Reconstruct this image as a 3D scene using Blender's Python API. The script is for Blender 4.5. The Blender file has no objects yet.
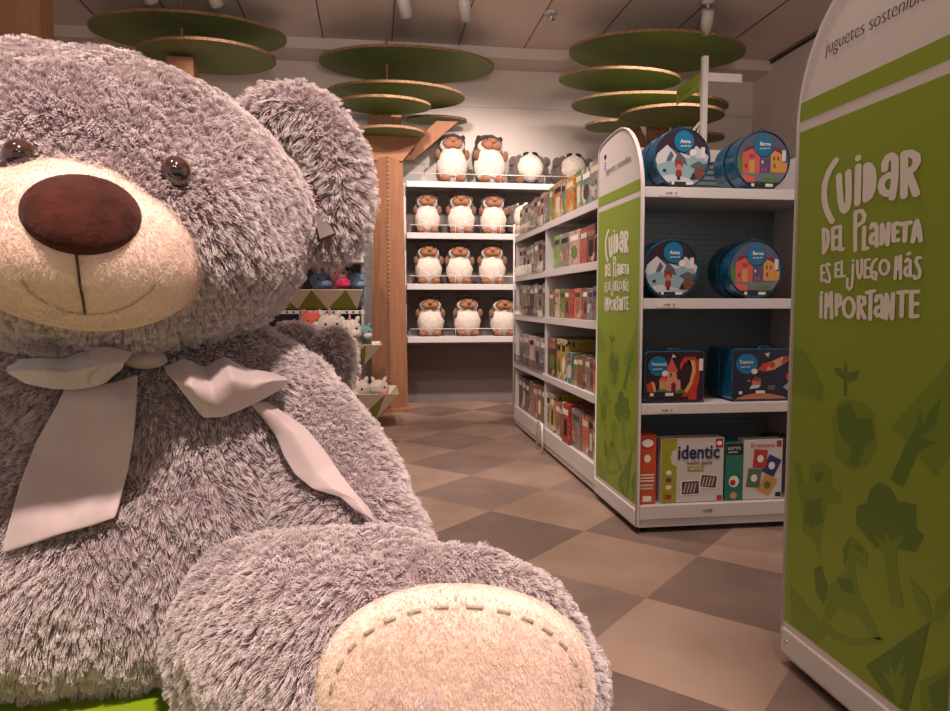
import bpy, bmesh, math, random
import numpy as np
from mathutils import Vector, Matrix, Euler, noise
from mathutils.bvhtree import BVHTree
random.seed(7)
PI = math.pi
sc = bpy.context.scene
COL = sc.collection
# ------------------------------------------------------------------ camera
F, CX, CY = 713.0, 475.0, 355.5
YAW, PIT = math.radians(8.06), math.radians(4.25)
FW = Vector((math.sin(YAW)*math.cos(PIT), math.cos(YAW)*math.cos(PIT), -math.sin(PIT)))
RT = Vector((math.cos(YAW), -math.sin(YAW), 0))
UP = RT.cross(FW)
EYE = Vector((0, 0, 1.0))
cd = bpy.data.cameras.new('camera'); cam = bpy.data.objects.new('camera', cd); COL.objects.link(cam)
cam.location = EYE; cam.rotation_euler = (PI/2 - PIT, 0, -YAW)
cd.sensor_width = 36; cd.lens = F/950*36; cd.clip_start = .02
sc.camera = cam

def ray(x, y): return FW + RT*((x-CX)/F) - UP*((y-CY)/F)
def at(x, y, X=None, Y=None, Z=None, D=None):
    """a measurement in the photograph -> world point on the plane X=, Y=, Z= or at depth D"""
    d = ray(x, y)
    t = X/d.x if X is not None else Y/d.y if Y is not None else (Z-1)/d.z if Z is not None else D
    return EYE + d*t

# ------------------------------------------------------------------ materials
def mat(name, col, rough=.6, metal=0, spec=.4, bump=0, bscale=60, mix=None, mscale=8, sheen=0, coat=0, emit=0, alpha=1, trans=0, detail=4, stretch=None):
    m = bpy.data.materials.new(name); m.use_nodes = True
    nt = m.node_tree; b = nt.nodes['Principled BSDF']
    b.inputs['Base Color'].default_value = (*col, 1)
    b.inputs['Roughness'].default_value = rough; b.inputs['Metallic'].default_value = metal
    b.inputs['Specular IOR Level'].default_value = spec
    b.inputs['Sheen Weight'].default_value = sheen; b.inputs['Sheen Roughness'].default_value = .5
    b.inputs['Coat Weight'].default_value = coat
    b.inputs['Transmission Weight'].default_value = trans
    if emit:
        b.inputs['Emission Color'].default_value = (*col, 1); b.inputs['Emission Strength'].default_value = emit
    if bump or mix:
        tc = nt.nodes.new('ShaderNodeTexCoord'); src = tc.outputs['Object']
        if stretch:
            mp = nt.nodes.new('ShaderNodeMapping'); mp.inputs['Scale'].default_value = stretch
            nt.links.new(src, mp.inputs[0]); src = mp.outputs[0]
    if mix:
        n = nt.nodes.new('ShaderNodeTexNoise'); n.inputs['Scale'].default_value = mscale; n.inputs['Detail'].default_value = detail
        r = nt.nodes.new('ShaderNodeValToRGB'); r.color_ramp.elements[0].position = .35; r.color_ramp.elements[1].position = .65
        r.color_ramp.elements[0].color = (*col, 1); r.color_ramp.elements[1].color = (*mix, 1)
        nt.links.new(src, n.inputs['Vector']); nt.links.new(n.outputs[0], r.inputs[0]); nt.links.new(r.outputs[0], b.inputs['Base Color'])
    if bump:
        n = nt.nodes.new('ShaderNodeTexNoise'); n.inputs['Scale'].default_value = bscale; n.inputs['Detail'].default_value = 3
        bp = nt.nodes.new('ShaderNodeBump'); bp.inputs['Strength'].default_value = bump; bp.inputs['Distance'].default_value = .01
        nt.links.new(src, n.inputs['Vector']); nt.links.new(n.outputs[0], bp.inputs['Height']); nt.links.new(bp.outputs[0], b.inputs['Normal'])
    return m

def s(r, g, b):
    f = lambda v: (v/255/12.92) if v/255 <= .04045 else ((v/255+.055)/1.055)**2.4
    return (f(r), f(g), f(b))

M = {}
M['white'] = mat('painted_white_metal', s(205, 196, 192), .38, spec=.5)
M['wall'] = mat('painted_wall', s(222, 208, 198), .85, mix=s(215, 201, 191), mscale=2)
M['brick'] = mat('painted_brick_wall', s(200, 200, 198), .7, mix=s(190, 188, 184), mscale=3)
M['ceil'] = mat('ceiling_board', s(226, 206, 196), .9, mix=s(220, 199, 189), mscale=1.5)
M['black'] = mat('black', (.01, .01, .01), .5)
M['dark'] = mat('dark_grey_panel', s(62, 58, 58), .6)
M['slat'] = mat('slatted_panel', s(118, 132, 136), .55)
M['shelfgrey'] = mat('grey_back_panel', s(120, 108, 102), .7)
M['green'] = mat('sign_green', s(134, 152, 46), .42, spec=.35)
M['artmid'] = mat('print_mid_green', s(117, 138, 44), .42, spec=.35)
M['artdark'] = mat('print_dark_green', s(94, 120, 44), .42, spec=.35)
M['signwhite'] = mat('sign_white', s(212, 200, 194), .45)
M['ink'] = mat('black_ink', (.015, .013, .013), .6)
M['letter'] = mat('print_white', s(226, 216, 204), .5)
M['card'] = mat('cardboard', s(160, 112, 82), .8, mix=s(146, 100, 72), mscale=6, stretch=(4, 4, .6))
M['cardedge'] = mat('corrugated_edge', s(176, 140, 104), .9, bump=.6, bscale=150, mix=s(120, 86, 60), mscale=70)
M['leafgreen'] = mat('painted_green_card', s(122, 130, 72), .6, mix=s(112, 122, 66), mscale=3)
M['podium'] = mat('lime_green_podium', s(140, 165, 30), .4)
M['acryl'] = mat('clear_acrylic', (.95, .97, .97), .04, trans=1, spec=.5)
M['rail'] = mat('wire_rail', s(225, 215, 210), .3, metal=.3)
M['chrome'] = mat('chrome', (.7, .7, .7), .2, metal=1)

def tile_mat():
    m = bpy.data.materials.new('stone_tile_floor'); m.use_nodes = True
    nt = m.node_tree; b = nt.nodes['Principled BSDF']; N = nt.nodes.new; L = nt.links.new
    tc = N('ShaderNodeTexCoord'); mp = N('ShaderNodeMapping'); mp.vector_type = 'POINT'
    # vertices of the tile grid lie at (.904, 2.247 + k*.716) and (.546, 2.605 + k*.716)
    side = .716/math.sqrt(2)
    a = math.radians(45)
    ca, sa = math.cos(a)/side, math.sin(a)/side
    p = (.904, 2.247)
    mp.inputs['Rotation'].default_value = (0, 0, a); mp.inputs['Scale'].default_value = (1/side, 1/side, 1)
    mp.inputs['Location'].default_value = (-(p[0]*ca - p[1]*sa)+20, -(p[0]*sa + p[1]*ca)+21, .5)
    L(tc.outputs['Object'], mp.inputs[0])
    ck = N('ShaderNodeTexChecker'); ck.inputs['Scale'].default_value = 1
    ck.inputs[1].default_value = (0, 0, 0, 1); ck.inputs[2].default_value = (1, 1, 1, 1)
    L(mp.outputs[0], ck.inputs[0])
    fl = N('ShaderNodeVectorMath'); fl.operation = 'FLOOR'; L(mp.outputs[0], fl.inputs[0])
    wn = N('ShaderNodeTexWhiteNoise'); L(fl.outputs[0], wn.inputs[0])
    n = N('ShaderNodeTexNoise'); n.inputs['Scale'].default_value = 2.2; n.inputs['Detail'].default_value = 6; L(tc.outputs['Object'], n.inputs[0])
    rl = N('ShaderNodeValToRGB'); rl.color_ramp.elements[0].color = (*s(138, 112, 96), 1); rl.color_ramp.elements[1].color = (*s(170, 142, 126), 1)
    rd = N('ShaderNodeValToRGB'); rd.color_ramp.elements[0].color = (*s(106, 87, 78), 1); rd.color_ramp.elements[1].color = (*s(138, 115, 104), 1)
    for r in (rl, rd): r.color_ramp.elements[0].position = .3; r.color_ramp.elements[1].position = .7
    ad = N('ShaderNodeMath'); ad.operation = 'MULTIPLY_ADD'; ad.inputs[1].default_value = .35; L(wn.outputs[0], ad.inputs[0]); 
    sb = N('ShaderNodeMath'); sb.operation = 'SUBTRACT'; sb.inputs[1].default_value = .17; L(n.outputs[0], sb.inputs[0]); L(sb.outputs[0], ad.inputs[2])
    L(ad.outputs[0], rl.inputs[0]); L(ad.outputs[0], rd.inputs[0])
    mx = N('ShaderNodeMix'); mx.data_type = 'RGBA'; L(ck.outputs[1], mx.inputs[0]); L(rl.outputs[0], mx.inputs[6]); L(rd.outputs[0], mx.inputs[7])
    L(mx.outputs[2], b.inputs['Base Color'])
    b.inputs['Roughness'].default_value = .42; b.inputs['Specular IOR Level'].default_value = .35
    return m
M['floor'] = tile_mat()

def cover_mat(name, cols, scale=16, seed=0.):
    cols = [tuple(v*.80+6 for v in c) for c in cols]
    """printed box cover: blocks of flat colour"""
    m = bpy.data.materials.new(name); m.use_nodes = True
    nt = m.node_tree; b = nt.nodes['Principled BSDF']; N = nt.nodes.new; L = nt.links.new
    tc = N('ShaderNodeTexCoord'); mp = N('ShaderNodeMapping'); mp.inputs['Location'].default_value = (seed, seed*1.7, seed*.3)
    L(tc.outputs['Object'], mp.inputs[0])
    n = N('ShaderNodeTexNoise'); n.inputs['Scale'].default_value = scale; n.inputs['Detail'].default_value = 1.5; n.inputs['Distortion'].default_value = .6
    L(mp.outputs[0], n.inputs[0])
    r = N('ShaderNodeValToRGB'); r.color_ramp.interpolation = 'CONSTANT'
    e = r.color_ramp.elements
    ps = [0, .50, .585, .63, .68]
    e[0].color = (*s(*cols[0]), 1); e[1].position = ps[1]; e[1].color = (*s(*cols[1]), 1)
    for k, c in enumerate(cols[2:5]):
        q = e.new(ps[k+2]); q.color = (*s(*c), 1)
    L(n.outputs[0], r.inputs[0]); L(r.outputs[0], b.inputs['Base Color'])
    b.inputs['Roughness'].default_value = .35; b.inputs['Coat Weight'].default_value = .15
    return m

def fleece(name, c1, c2, sc_=90, bump=.5):
    return mat(name, s(*c1), .95, spec=.1, bump=bump, bscale=sc_, mix=s(*c2), mscale=sc_*.4, sheen=.3)

M['cream'] = fleece('cream_fleece', (242, 214, 196), (234, 204, 184), 120, .35)
M['nose'] = mat('dark_brown_velvet', s(74, 34, 24), .85, spec=.1, mix=s(50, 20, 14), mscale=22, sheen=.08, bump=.3, bscale=100)
M['thread'] = mat('dark_brown_thread', s(70, 40, 32), .8)
M['stitch'] = mat('grey_stitch', s(168, 148, 132), .9)
M['smile'] = mat('faint_brown_thread', s(176, 148, 122), .9)
M['eye'] = mat('brown_eye_plastic', s(58, 30, 22), .08, coat=.8, spec=.6)
M['pupil'] = mat('black_pupil', (.004, .004, .004), .05, coat=1)
M['satin'] = mat('pink_grey_velour', s(178, 155, 152), .6, spec=.25, mix=s(170, 147, 144), mscale=5, sheen=.6, bump=.15, bscale=30)
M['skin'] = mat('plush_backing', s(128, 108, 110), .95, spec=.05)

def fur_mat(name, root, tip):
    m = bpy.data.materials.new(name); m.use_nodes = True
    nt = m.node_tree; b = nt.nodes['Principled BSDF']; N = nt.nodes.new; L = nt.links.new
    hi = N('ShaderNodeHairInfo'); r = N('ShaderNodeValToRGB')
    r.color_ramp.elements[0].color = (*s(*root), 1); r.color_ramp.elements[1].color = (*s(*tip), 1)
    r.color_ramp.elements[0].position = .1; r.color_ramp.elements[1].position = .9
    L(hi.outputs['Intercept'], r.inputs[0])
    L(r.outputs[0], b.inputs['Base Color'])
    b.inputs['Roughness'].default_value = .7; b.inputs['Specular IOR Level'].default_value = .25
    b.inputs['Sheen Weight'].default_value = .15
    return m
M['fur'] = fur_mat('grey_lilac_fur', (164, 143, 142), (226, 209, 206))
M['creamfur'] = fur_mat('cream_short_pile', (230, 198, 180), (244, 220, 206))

# ------------------------------------------------------------------ mesh builder
class MB:
    def __init__(self): self.v = []; self.f = []; self.m = []; self.sm = []
    def add(self, vs, fs, mi=0, smooth=False):
        o = len(self.v); self.v += [Vector(p) for p in vs]
        for f in fs: self.f.append([i+o for i in f]); self.m.append(mi); self.sm.append(smooth)
        return self
    def box(self, a, b, mi=0):
        x0, y0, z0 = a; x1, y1, z1 = b
        x0, x1 = min(x0, x1), max(x0, x1); y0, y1 = min(y0, y1), max(y0, y1); z0, z1 = min(z0, z1), max(z0, z1)
        vs = [(x0,y0,z0),(x1,y0,z0),(x1,y1,z0),(x0,y1,z0),(x0,y0,z1),(x1,y0,z1),(x1,y1,z1),(x0,y1,z1)]
        return self.add(vs, [(0,3,2,1),(4,5,6,7),(0,1,5,4),(1,2,6,5),(2,3,7,6),(3,0,4,7)], mi)
    def tube(self, pts, r, n=8, mi=0, cap=True):
        pts = [Vector(p) for p in pts]; rs = r if isinstance(r, (list, tuple)) else [r]*len(pts)
        ring = []; ref = None
        for i, p in enumerate(pts):
            t = (pts[min(i+1, len(pts)-1)] - pts[max(i-1, 0)]).normalized()
            if ref is None: ref = t.orthogonal().normalized()
            ref = (ref - t*ref.dot(t)).normalized(); q = t.cross(ref)
            ring.append([p + (ref*math.cos(2*PI*k/n) + q*math.sin(2*PI*k/n))*rs[i] for k in range(n)])
        vs = [v for g in ring for v in g]; fs = []
        for i in range(len(pts)-1):
            for k in range(n): fs.append((i*n+k, i*n+(k+1)%n, (i+1)*n+(k+1)%n, (i+1)*n+k))
        if cap: fs.append(tuple(range(n-1, -1, -1))); fs.append(tuple((len(pts)-1)*n+k for k in range(n)))
        return self.add(vs, fs, mi, True)
    def prism(self, poly, axis, a, b, mi=0, mside=None, smooth=False):
        """poly of 2D points; axis 'X': (y,z) 'Y': (x,z) 'Z': (x,y)"""
        def P(p, t): return (t, p[0], p[1]) if axis == 'X' else (p[0], t, p[1]) if axis == 'Y' else (p[0], p[1], t)
        n = len(poly); vs = [P(p, a) for p in poly] + [P(p, b) for p in poly]
        self.add(vs, [tuple(range(n)), tuple(range(2*n-1, n-1, -1))], mi)
        self.add(vs, [(i, i+n, (i+1) % n+n, (i+1) % n) for i in range(n)], mi if mside is None else mside, smooth)
        return self
    def ell(self, c, r, rot=None, seg=24, rings=14, mi=0, noise_amp=0, nsc=20):
        c = Vector(c); vs = []; fs = []
        R = rot.to_matrix() if rot is not None and hasattr(rot, 'to_matrix') else rot
        for i in range(rings+1):
            th = PI*i/rings
            for k in range(seg):
                ph = 2*PI*k/seg
                p = Vector((math.sin(th)*math.cos(ph)*r[0], math.sin(th)*math.sin(ph)*r[1], math.cos(th)*r[2]))
                if R is not None: p = R @ p
                if noise_amp: p += p.normalized()*noise.noise((c+p)*nsc)*noise_amp
                vs.append(c+p)
        for i in range(rings):
            for k in range(seg): fs.append((i*seg+k, (i+1)*seg+k, (i+1)*seg+(k+1) % seg, i*seg+(k+1) % seg))
        return self.add(vs, fs, mi, True)
    def build(self, name, mats, parent=None, bevel=0, weld=True):
        me = bpy.data.meshes.new(name)
        off = W(parent) if parent is not None else Vector((0, 0, 0))
        me.from_pydata([v-off for v in self.v], [], self.f)
        if not isinstance(mats, (list, tuple)): mats = [mats]
        for m in mats: me.materials.append(M[m] if isinstance(m, str) else m)
        me.polygons.foreach_set('material_index', self.m); me.polygons.foreach_set('use_smooth', self.sm)
        if weld:
            bm = bmesh.new(); bm.from_mesh(me); bmesh.ops.remove_doubles(bm, verts=bm.verts, dist=1e-6)
            bmesh.ops.recalc_face_normals(bm, faces=bm.faces); bm.to_mesh(me); bm.free()
        me.update()
        o = bpy.data.objects.new(name, me); COL.objects.link(o)
        if parent is not None: o.parent = parent
        if bevel:
            b = o.modifiers.new('bevel', 'BEVEL'); b.width = bevel; b.segments = 2; b.limit_method = 'ANGLE'; b.angle_limit = .9
        return o
def W(o):
    v = Vector((0, 0, 0))
    while o is not None: v += o.location; o = o.parent
    return v
def empty(name, loc):
    o = bpy.data.objects.new(name, None); COL.objects.link(o); o.location = loc; o.empty_display_size = .05; return o
def tag(o, label=None, cat=None, group=None, kind=None):
    for k, v in (('label', label), ('category', cat), ('group', group), ('kind', kind)):
        if v: o[k] = v
    return o
def struct(name, mb, m): return tag(mb.build(name, m), kind='structure')
def text(name, body, size, loc, rot, m, parent, shear=0, sx=1, align='LEFT', off=0):
    c = bpy.data.curves.new(name, 'FONT'); c.body = body; c.size = size; c.align_x = align; c.shear = shear; c.offset = off
    c.extrude = .0004; c.materials.append(M[m])
    o = bpy.data.objects.new(name, c); COL.objects.link(o); o.parent = parent
    me = bpy.data.meshes.new_from_object(o.evaluated_get(bpy.context.evaluated_depsgraph_get())); bpy.data.objects.remove(o)
    o = bpy.data.objects.new(name, me); COL.objects.link(o); o.parent = parent
    o.location = Vector(loc) - W(parent); o.rotation_euler = rot; o.scale = (sx, 1, 1); return o
def copy_tree(o, parent=None):
    c = o.copy(); COL.objects.link(c); c.parent = parent
    for ch in list(o.children): copy_tree(ch, c)
    return c

# ------------------------------------------------------------------ room
CEIL = 3.4; BACK = 7.16; RW = 3.95; LW = -4.2; FRONT = -2.5
struct('floor', MB().box((LW, FRONT, -.05), (RW, BACK, 0)), 'floor')
struct('ceiling', MB().box((LW, FRONT, CEIL), (RW, BACK, CEIL+.05)), 'ceil')
w = MB().box((LW, BACK, 0), (RW, BACK+.1, CEIL)); struct('wall_back', w, 'wall')
struct('wall_right', MB().box((RW, 1.8, 0), (RW+.1, BACK, CEIL)), 'wall')
struct('wall_left', MB().box((LW-.1, 4.2, 0), (LW, BACK, CEIL)), 'wall')
# ceiling board joints and soffit
j = MB()
for k in range(-7, 7): x = .19+k*.62; j.box((x-.004, FRONT, CEIL-.004), (x+.004, BACK-.35, CEIL))
struct('trim_1', j, 'dark')
struct('trim_2', MB().box((LW, BACK-.35, CEIL-.10), (RW, BACK, CEIL)), 'wall')
struct('trim_3', MB().box((LW, BACK-.012, 2.93), (RW, BACK, 2.955)).box((LW, BACK-.012, .02), (RW, BACK, .045)), 'white')
struct('trim_4', MB().box((RW-.02, FRONT, CEIL-.03), (RW, BACK-.35, CEIL-.005)), 'dark')
j = MB().box((.30, FRONT, CEIL-.03), (.345, BACK-.6, CEIL)); tag(j.build('lighting_track', 'white'), 'slim white lighting track running along the ceiling', 'track')
# painted brick strip beside the tree trunk
bk = MB()
for r in range(34):
    z = .06+r*.085
    for k in range(3):
        x = -.95+k*.42+(.21 if r % 2 else 0)
        bk.box((x, BACK-.012, z), (x+.416, BACK, z+.082))
struct('trim_5', bk, 'brick')

# ------------------------------------------------------------------ sign artwork, measured on the near panel
XS = 1.115
def sw(x, y, y0=1.785): p = at(x, y, X=XS); return (y0-p.y, p.z)      # distance from the sign's far edge, height
def c1(*p): return [sw(815+a/7.9, 145+b/7.9) for a, b in p]
def c2(*p): return [sw(815+a/7.9, 235+b/7.9) for a, b in p]
def arc(cx, cy, rx, ry, a0, a1, n=12): return [(cx+rx*math.cos(math.radians(a0+(a1-a0)*i/n)), cy+ry*math.sin(math.radians(a0+(a1-a0)*i/n))) for i in range(n+1)]
LETTERS = [  # (line, stroke half width in m, strokes)
 (0, .0115, [c1((172,120),(120,200),(85,300),(78,400),(90,490),(120,565),(140,600)),
   c1((195,245),(200,340),(208,440),(222,500),(240,520),(262,500),(272,440),(273,330),(270,215)),
   c1((348,102),(349,104)), c1((350,170),(347,300),(343,460)),
   c1((415,165),(413,300),(410,430),(440,405),(462,350),(470,270),(460,200),(440,165),(415,165)),
   c1((560,190),(562,140),(585,95),(615,85),(640,110),(642,200),(636,300),(620,412)), c1((636,245),(590,240),(548,270),(530,320),(545,365),(580,385),(622,370)),
   c1((715,70),(715,200),(713,400)), c1((715,72),(770,65),(812,90),(815,140),(790,185),(735,215)), c1((745,215),(780,300),(810,385))]),
 (1, .0072, [c2((72,-45),(75,60),(75,140)), c2((72,-45),(105,-30),(112,30),(102,95),(75,140)),
   c2((147,-50),(148,110)), c2((147,-50),(180,-62)), c2((147,22),(180,15)), c2((147,112),(182,104)),
   c2((208,-68),(206,115),(230,110)),
   c1((328,530),(326,600),(325,700)), c2((325,-20),(326,120)), c1((328,530),(375,520),(400,555),(390,605),(340,640)),
   c2((398,-60),(393,110),(422,104)),
   c2((452,-60),(462,-85),(485,-85),(495,-60),(495,50),(497,85)), c2((495,-10),(462,-5),(448,25),(455,60),(490,65)),
   c2((535,70),(537,0),(538,-80)), c2((538,-80),(560,0),(583,75)), c2((583,75),(588,0),(592,-90)),
   c2((632,-85),(632,45)), c2((632,-85),(665,-92)), c2((632,-20),(660,-24)), c2((632,45),(668,40)),
   c2((690,-85),(765,-98)), c2((727,-90),(720,45)),
   c2((785,50),(800,-50),(818,-110),(835,-50),(845,42)), c2((795,0),(838,-4))]),
 (2, .0050, [c2((56,245),(57,362)), c2((56,245),(82,238)), c2((56,302),(78,298)), c2((57,362),(84,355)),
   c2((125,235),(108,225),(97,250),(112,295),(126,335),(118,372),(95,368)),
   c2((172,225),(170,332)), c2((172,225),(198,218)), c2((171,278),(195,274)), c2((170,332),(200,326)),
   c2((220,208),(217,328),(242,322)),
   c2((308,200),(308,202)), c2((308,235),(305,340),(298,410),(280,432),(262,405),(264,345)),
   c2((342,205),(345,300),(358,342),(376,310),(378,195)),
   c2((405,200),(402,335)), c2((405,200),(440,192)), c2((403,265),(436,260)), c2((402,335),(438,330)),
   c2((495,190),(470,215),(452,275),(462,335),(488,350),(495,300),(474,292)),
   c2(*[(558+36*math.cos(t*PI/8), 255-56*math.sin(t*PI/8)) for t in range(17)]),
   c2((645,345),(650,260),(655,175)), c2((655,175),(672,270)), c2((672,270),(688,165)), c2((688,165),(688,342)),
   c2((745,152),(762,142)), c2((730,210),(745,190),(765,205),(765,325)), c2((765,245),(728,262),(722,300),(740,322),(765,305)),
   c2((845,180),(822,178),(812,210),(830,250),(845,290),(835,335),(805,345),(795,322))]),
 (3, .0068, [c2((58,455),(58,457)), c2((55,485),(52,648)),
   c2((90,655),(92,560),(97,465)), c2((97,465),(118,560)), c2((118,560),(135,455)), c2((135,455),(138,655)),
   c2((175,630),(177,470)), c2((177,470),(208,485),(210,540),(180,570)),
   c2(*[(275+42*math.cos(t*PI/8), 573-75*math.sin(t*PI/8)) for t in range(17)]),
   c2((352,655),(354,490)), c2((354,490),(398,495),(402,540),(362,568)), c2((365,570),(402,655)),
   c2((418,455),(478,442)), c2((450,450),(445,665)),
   c2((492,520),(500,485),(530,480),(543,515),(542,650)), c2((542,560),(500,572),(485,610),(505,640),(540,620)),
   c2((572,660),(575,470)), c2((575,470),(620,660)), c2((620,660),(628,465)),
   c2((668,455),(738,447)), c2((700,455),(695,640)),
   c2((775,450),(772,645)), c2((775,450),(828,447)), c2((773,545),(820,542)), c2((772,645),(822,640))]),
]
def ap(*p): return [sw(780+a/1.917, 340+b/1.917) for a, b in p]
ART = [  # (kind, name, polygons) flat shapes of the printed picture
 ('artdark', [ap((123,108),(129,108),(131,62),(128,40),(124,40)), ap((104,52),(120,56),(126,76),(110,68)), ap((132,62),(155,58),(148,76),(132,82))]),
 ('artmid', [ap((118,112),(160,118),(182,142),(188,205),(170,240),(140,250),(108,225),(100,150))]),
 ('artdark', [ap((110,130),(135,120),(150,150),(176,150),(182,190),(165,205),(150,245),(132,235),(140,210),(115,180))]),
 ('artmid', [ap((345,5),(310,60),(214,166),(250,205),(300,262),(345,190))]),
 ('artdark', [ap((212,268),(236,283),(268,212),(300,196),(272,186),(298,168),(312,108),(286,140),(276,162),(272,128),(260,168),(240,205))]),
 ('artmid', [ap((58,240),(80,230),(102,250),(98,272),(108,292),(120,288),(118,312),(92,312),(82,352),(76,415),(62,378),(44,368),(42,318),(28,240),(36,232),(50,285),(56,268))]),
 ('artdark', [ap((50,308),(80,303),(84,350),(62,362),(46,345)), ap((66,255),(86,252),(82,270),(70,274))]),
 ('artdark', [ap((168,312),(172,288),(190,272),(214,285),(228,310),(262,315),(262,360),(278,375),(262,406),(225,400),(185,398),(146,352),(148,318))]),
 ('artmid', [ap((180,372),(200,388),(204,366),(212,386),(240,372),(226,400),(224,440),(240,515),(213,508),(205,440),(196,400))]),
 ('artmid', [ap((122,398),(136,376),(154,388),(170,412),(166,438),(144,428),(150,480),(162,505),(196,575),(180,572),(150,525),(112,512),(96,540),(82,538),(92,500),(88,480),(112,452),(128,440)),
             ap((82,535),(110,560),(140,572),(200,570),(200,582),(140,586),(100,570),(78,545))]),
 ('artdark', [ap((66,438),(80,432),(93,475),(85,508),(70,482)), ap((110,455),(138,458),(146,486),(120,482)), ap((122,398),(136,376),(130,420),(124,436)), ap((140,390),(156,395),(164,412),(150,404))]),
 ('artdark', [ap((165,625),(288,540),(272,620),(246,711),(232,711),(205,690))]),
 ('artmid', [ap((192,628),(212,645),(208,610),(222,640),(240,600),(232,650),(244,640),(232,700),(222,700),(216,668)),
             ap((250,458),(285,492),(296,540),(284,540),(262,505)), ap((335,470),(300,500),(296,540),(310,540),(335,505)),
             ap((268,655),(290,644),(345,640),(345,770),(290,750),(272,711))]),
 ('artmid', [ap((22,12),(48,22),(84,88),(80,116),(44,104),(20,96)), ap((20,470),(58,515),(92,560),(70,590),(22,548))]),
 ('artdark', [ap((284,664),(345,655),(345,740),(300,730))]),
]
def stroke(mb, pts, hw, P, mi=0):
    """flat rounded pen stroke; P maps (u, v) -> world"""
    q = [Vector(p) for p in pts]
    n = 10; P0 = P
    def P(u, v): return tuple(Vector(P0(u, v)) + nrm*(.000012*len(mb.f)))
    a0, b0, c0 = (Vector(P0(*uv)) for uv in ((0, 0), (1, 0), (0, 1)))
    nrm = (b0-a0).cross(c0-a0).normalized(); nrm = nrm if nrm.dot(EYE-a0) > 0 else -nrm
    for i, p in enumerate(q):
        mb.add([P(p.x+hw*math.cos(2*PI*k/n), p.y+hw*math.sin(2*PI*k/n)) for k in range(n)], [tuple(range(n))], mi)
        if i+1 < len(q) and (q[i+1]-p).length > 1e-5:
            d = (q[i+1]-p).normalized(); nn = Vector((-d.y, d.x))*hw
            mb.add([P(*(p+nn)), P(*(p-nn)), P(*(q[i+1]-nn)), P(*(q[i+1]+nn))], [(0, 1, 2, 3)], mi)

def side_panel(root, yfar, outer_far):
    """tall end panel of a shelf unit facing -X, .59 wide; outer_far: the rounded shoulder is on the far side"""
    wd = .59; zt = 1.79; z0 = .03
    def prof(ins):
        o = []
        a, b = ins, wd-ins
        # from the outer edge (rounded) over the top to the inner edge, u measured from the outer edge
        o.append((a, z0+ins)); o.append((a, 1.46))
        for i in range(1, 13):
            t = i/12*PI/2; o.append((.31-(.31-a)*math.cos(t), 1.46+(zt-ins-1.46)*math.sin(t)))
        for i in range(1, 8):
            t = i/7; o.append((.31+(b-.31)*t, zt-ins-.03*t*t - (.02 if i == 7 else 0)))
        o.append((b, z0+ins))
        return o
    def toY(u): return yfar-u if outer_far else yfar-wd+u
    P = MB().prism([(toY(u), z) for u, z in prof(0)], 'X', XS, XS+.012)
    pan = P.build('side_panel', 'signwhite', root, bevel=.003)
    x = XS-.001
    g = MB()
    def rect(u0, u1, za, zb, mi=0): g.add([(x, toY(u0), za), (x, toY(u1), za), (x, toY(u1), zb), (x, toY(u0), zb)], [(0, 1, 2, 3)], mi)
    rect(.012, wd-.012, .125, 1.445); rect(.006, wd-.006, 1.472, 1.52)
    g.build('green_print', 'green', pan)
    # thin raised white edging
    e = MB(); pr = [(toY(u), z) for u, z in prof(.004)]
    e.tube([(XS-.002, a, b) for a, b in pr]+[(XS-.002, *pr[0])], .004, 6); e.build('edging', 'white', pan)
    X2 = XS-.0013
    for kk, (mname, polys) in enumerate(ART):
        xx = X2-kk*.00004
        for pl_ in polys: 
            a = MB(); q = [(xx, yfar-min(max(u, .016), wd-.016), min(max(z, .13), 1.44)) for u, z in pl_]
            a.add(q, [tuple(range(len(q)))]); a.build('printed_picture', mname, pan)
    for line, hw, strokes in LETTERS:
        a = MB()
        for st in strokes: stroke(a, [(u, v/.62) for u, v in st], hw, lambda u, v: (XS-.0021, yfar-u, v*.62))
        a.build('lettering', 'letter', pan)
    text('caption', 'juguetes sostenibles', .049, (XS-.0015, yfar-.108, 1.612), (PI/2, 0, -PI/2), 'ink', pan, sx=.88, off=-.0012, shear=.12)
    if not outer_far:
        bd = MB()   # small black badge near the top
        bd.add([(XS-.0015, yfar-.10+.018*math.cos(t*PI/6), 1.70+.012*math.sin(t*PI/6)) for t in range(12)], [tuple(range(12))])
        for k in range(3): bd.box((XS-.0015, yfar-.09, 1.672-k*.014), (XS-.001, yfar-.112, 1.668-k*.014))
        bd.build('badge', 'ink', pan)
    # skirting below the print with a fixing screw
    k = MB().box((XS-.006, yfar-.004, .035), (XS+.01, yfar-wd+.004, .105)); k.build('skirting', 'white', pan, bevel=.004)
    sn = MB(); uu = .035
    sn.tube([(XS-.009, yfar-uu, .075), (XS-.003, yfar-uu, .075)], .005, 10); sn.build('screw', 'chrome', pan)
    return pan

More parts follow.
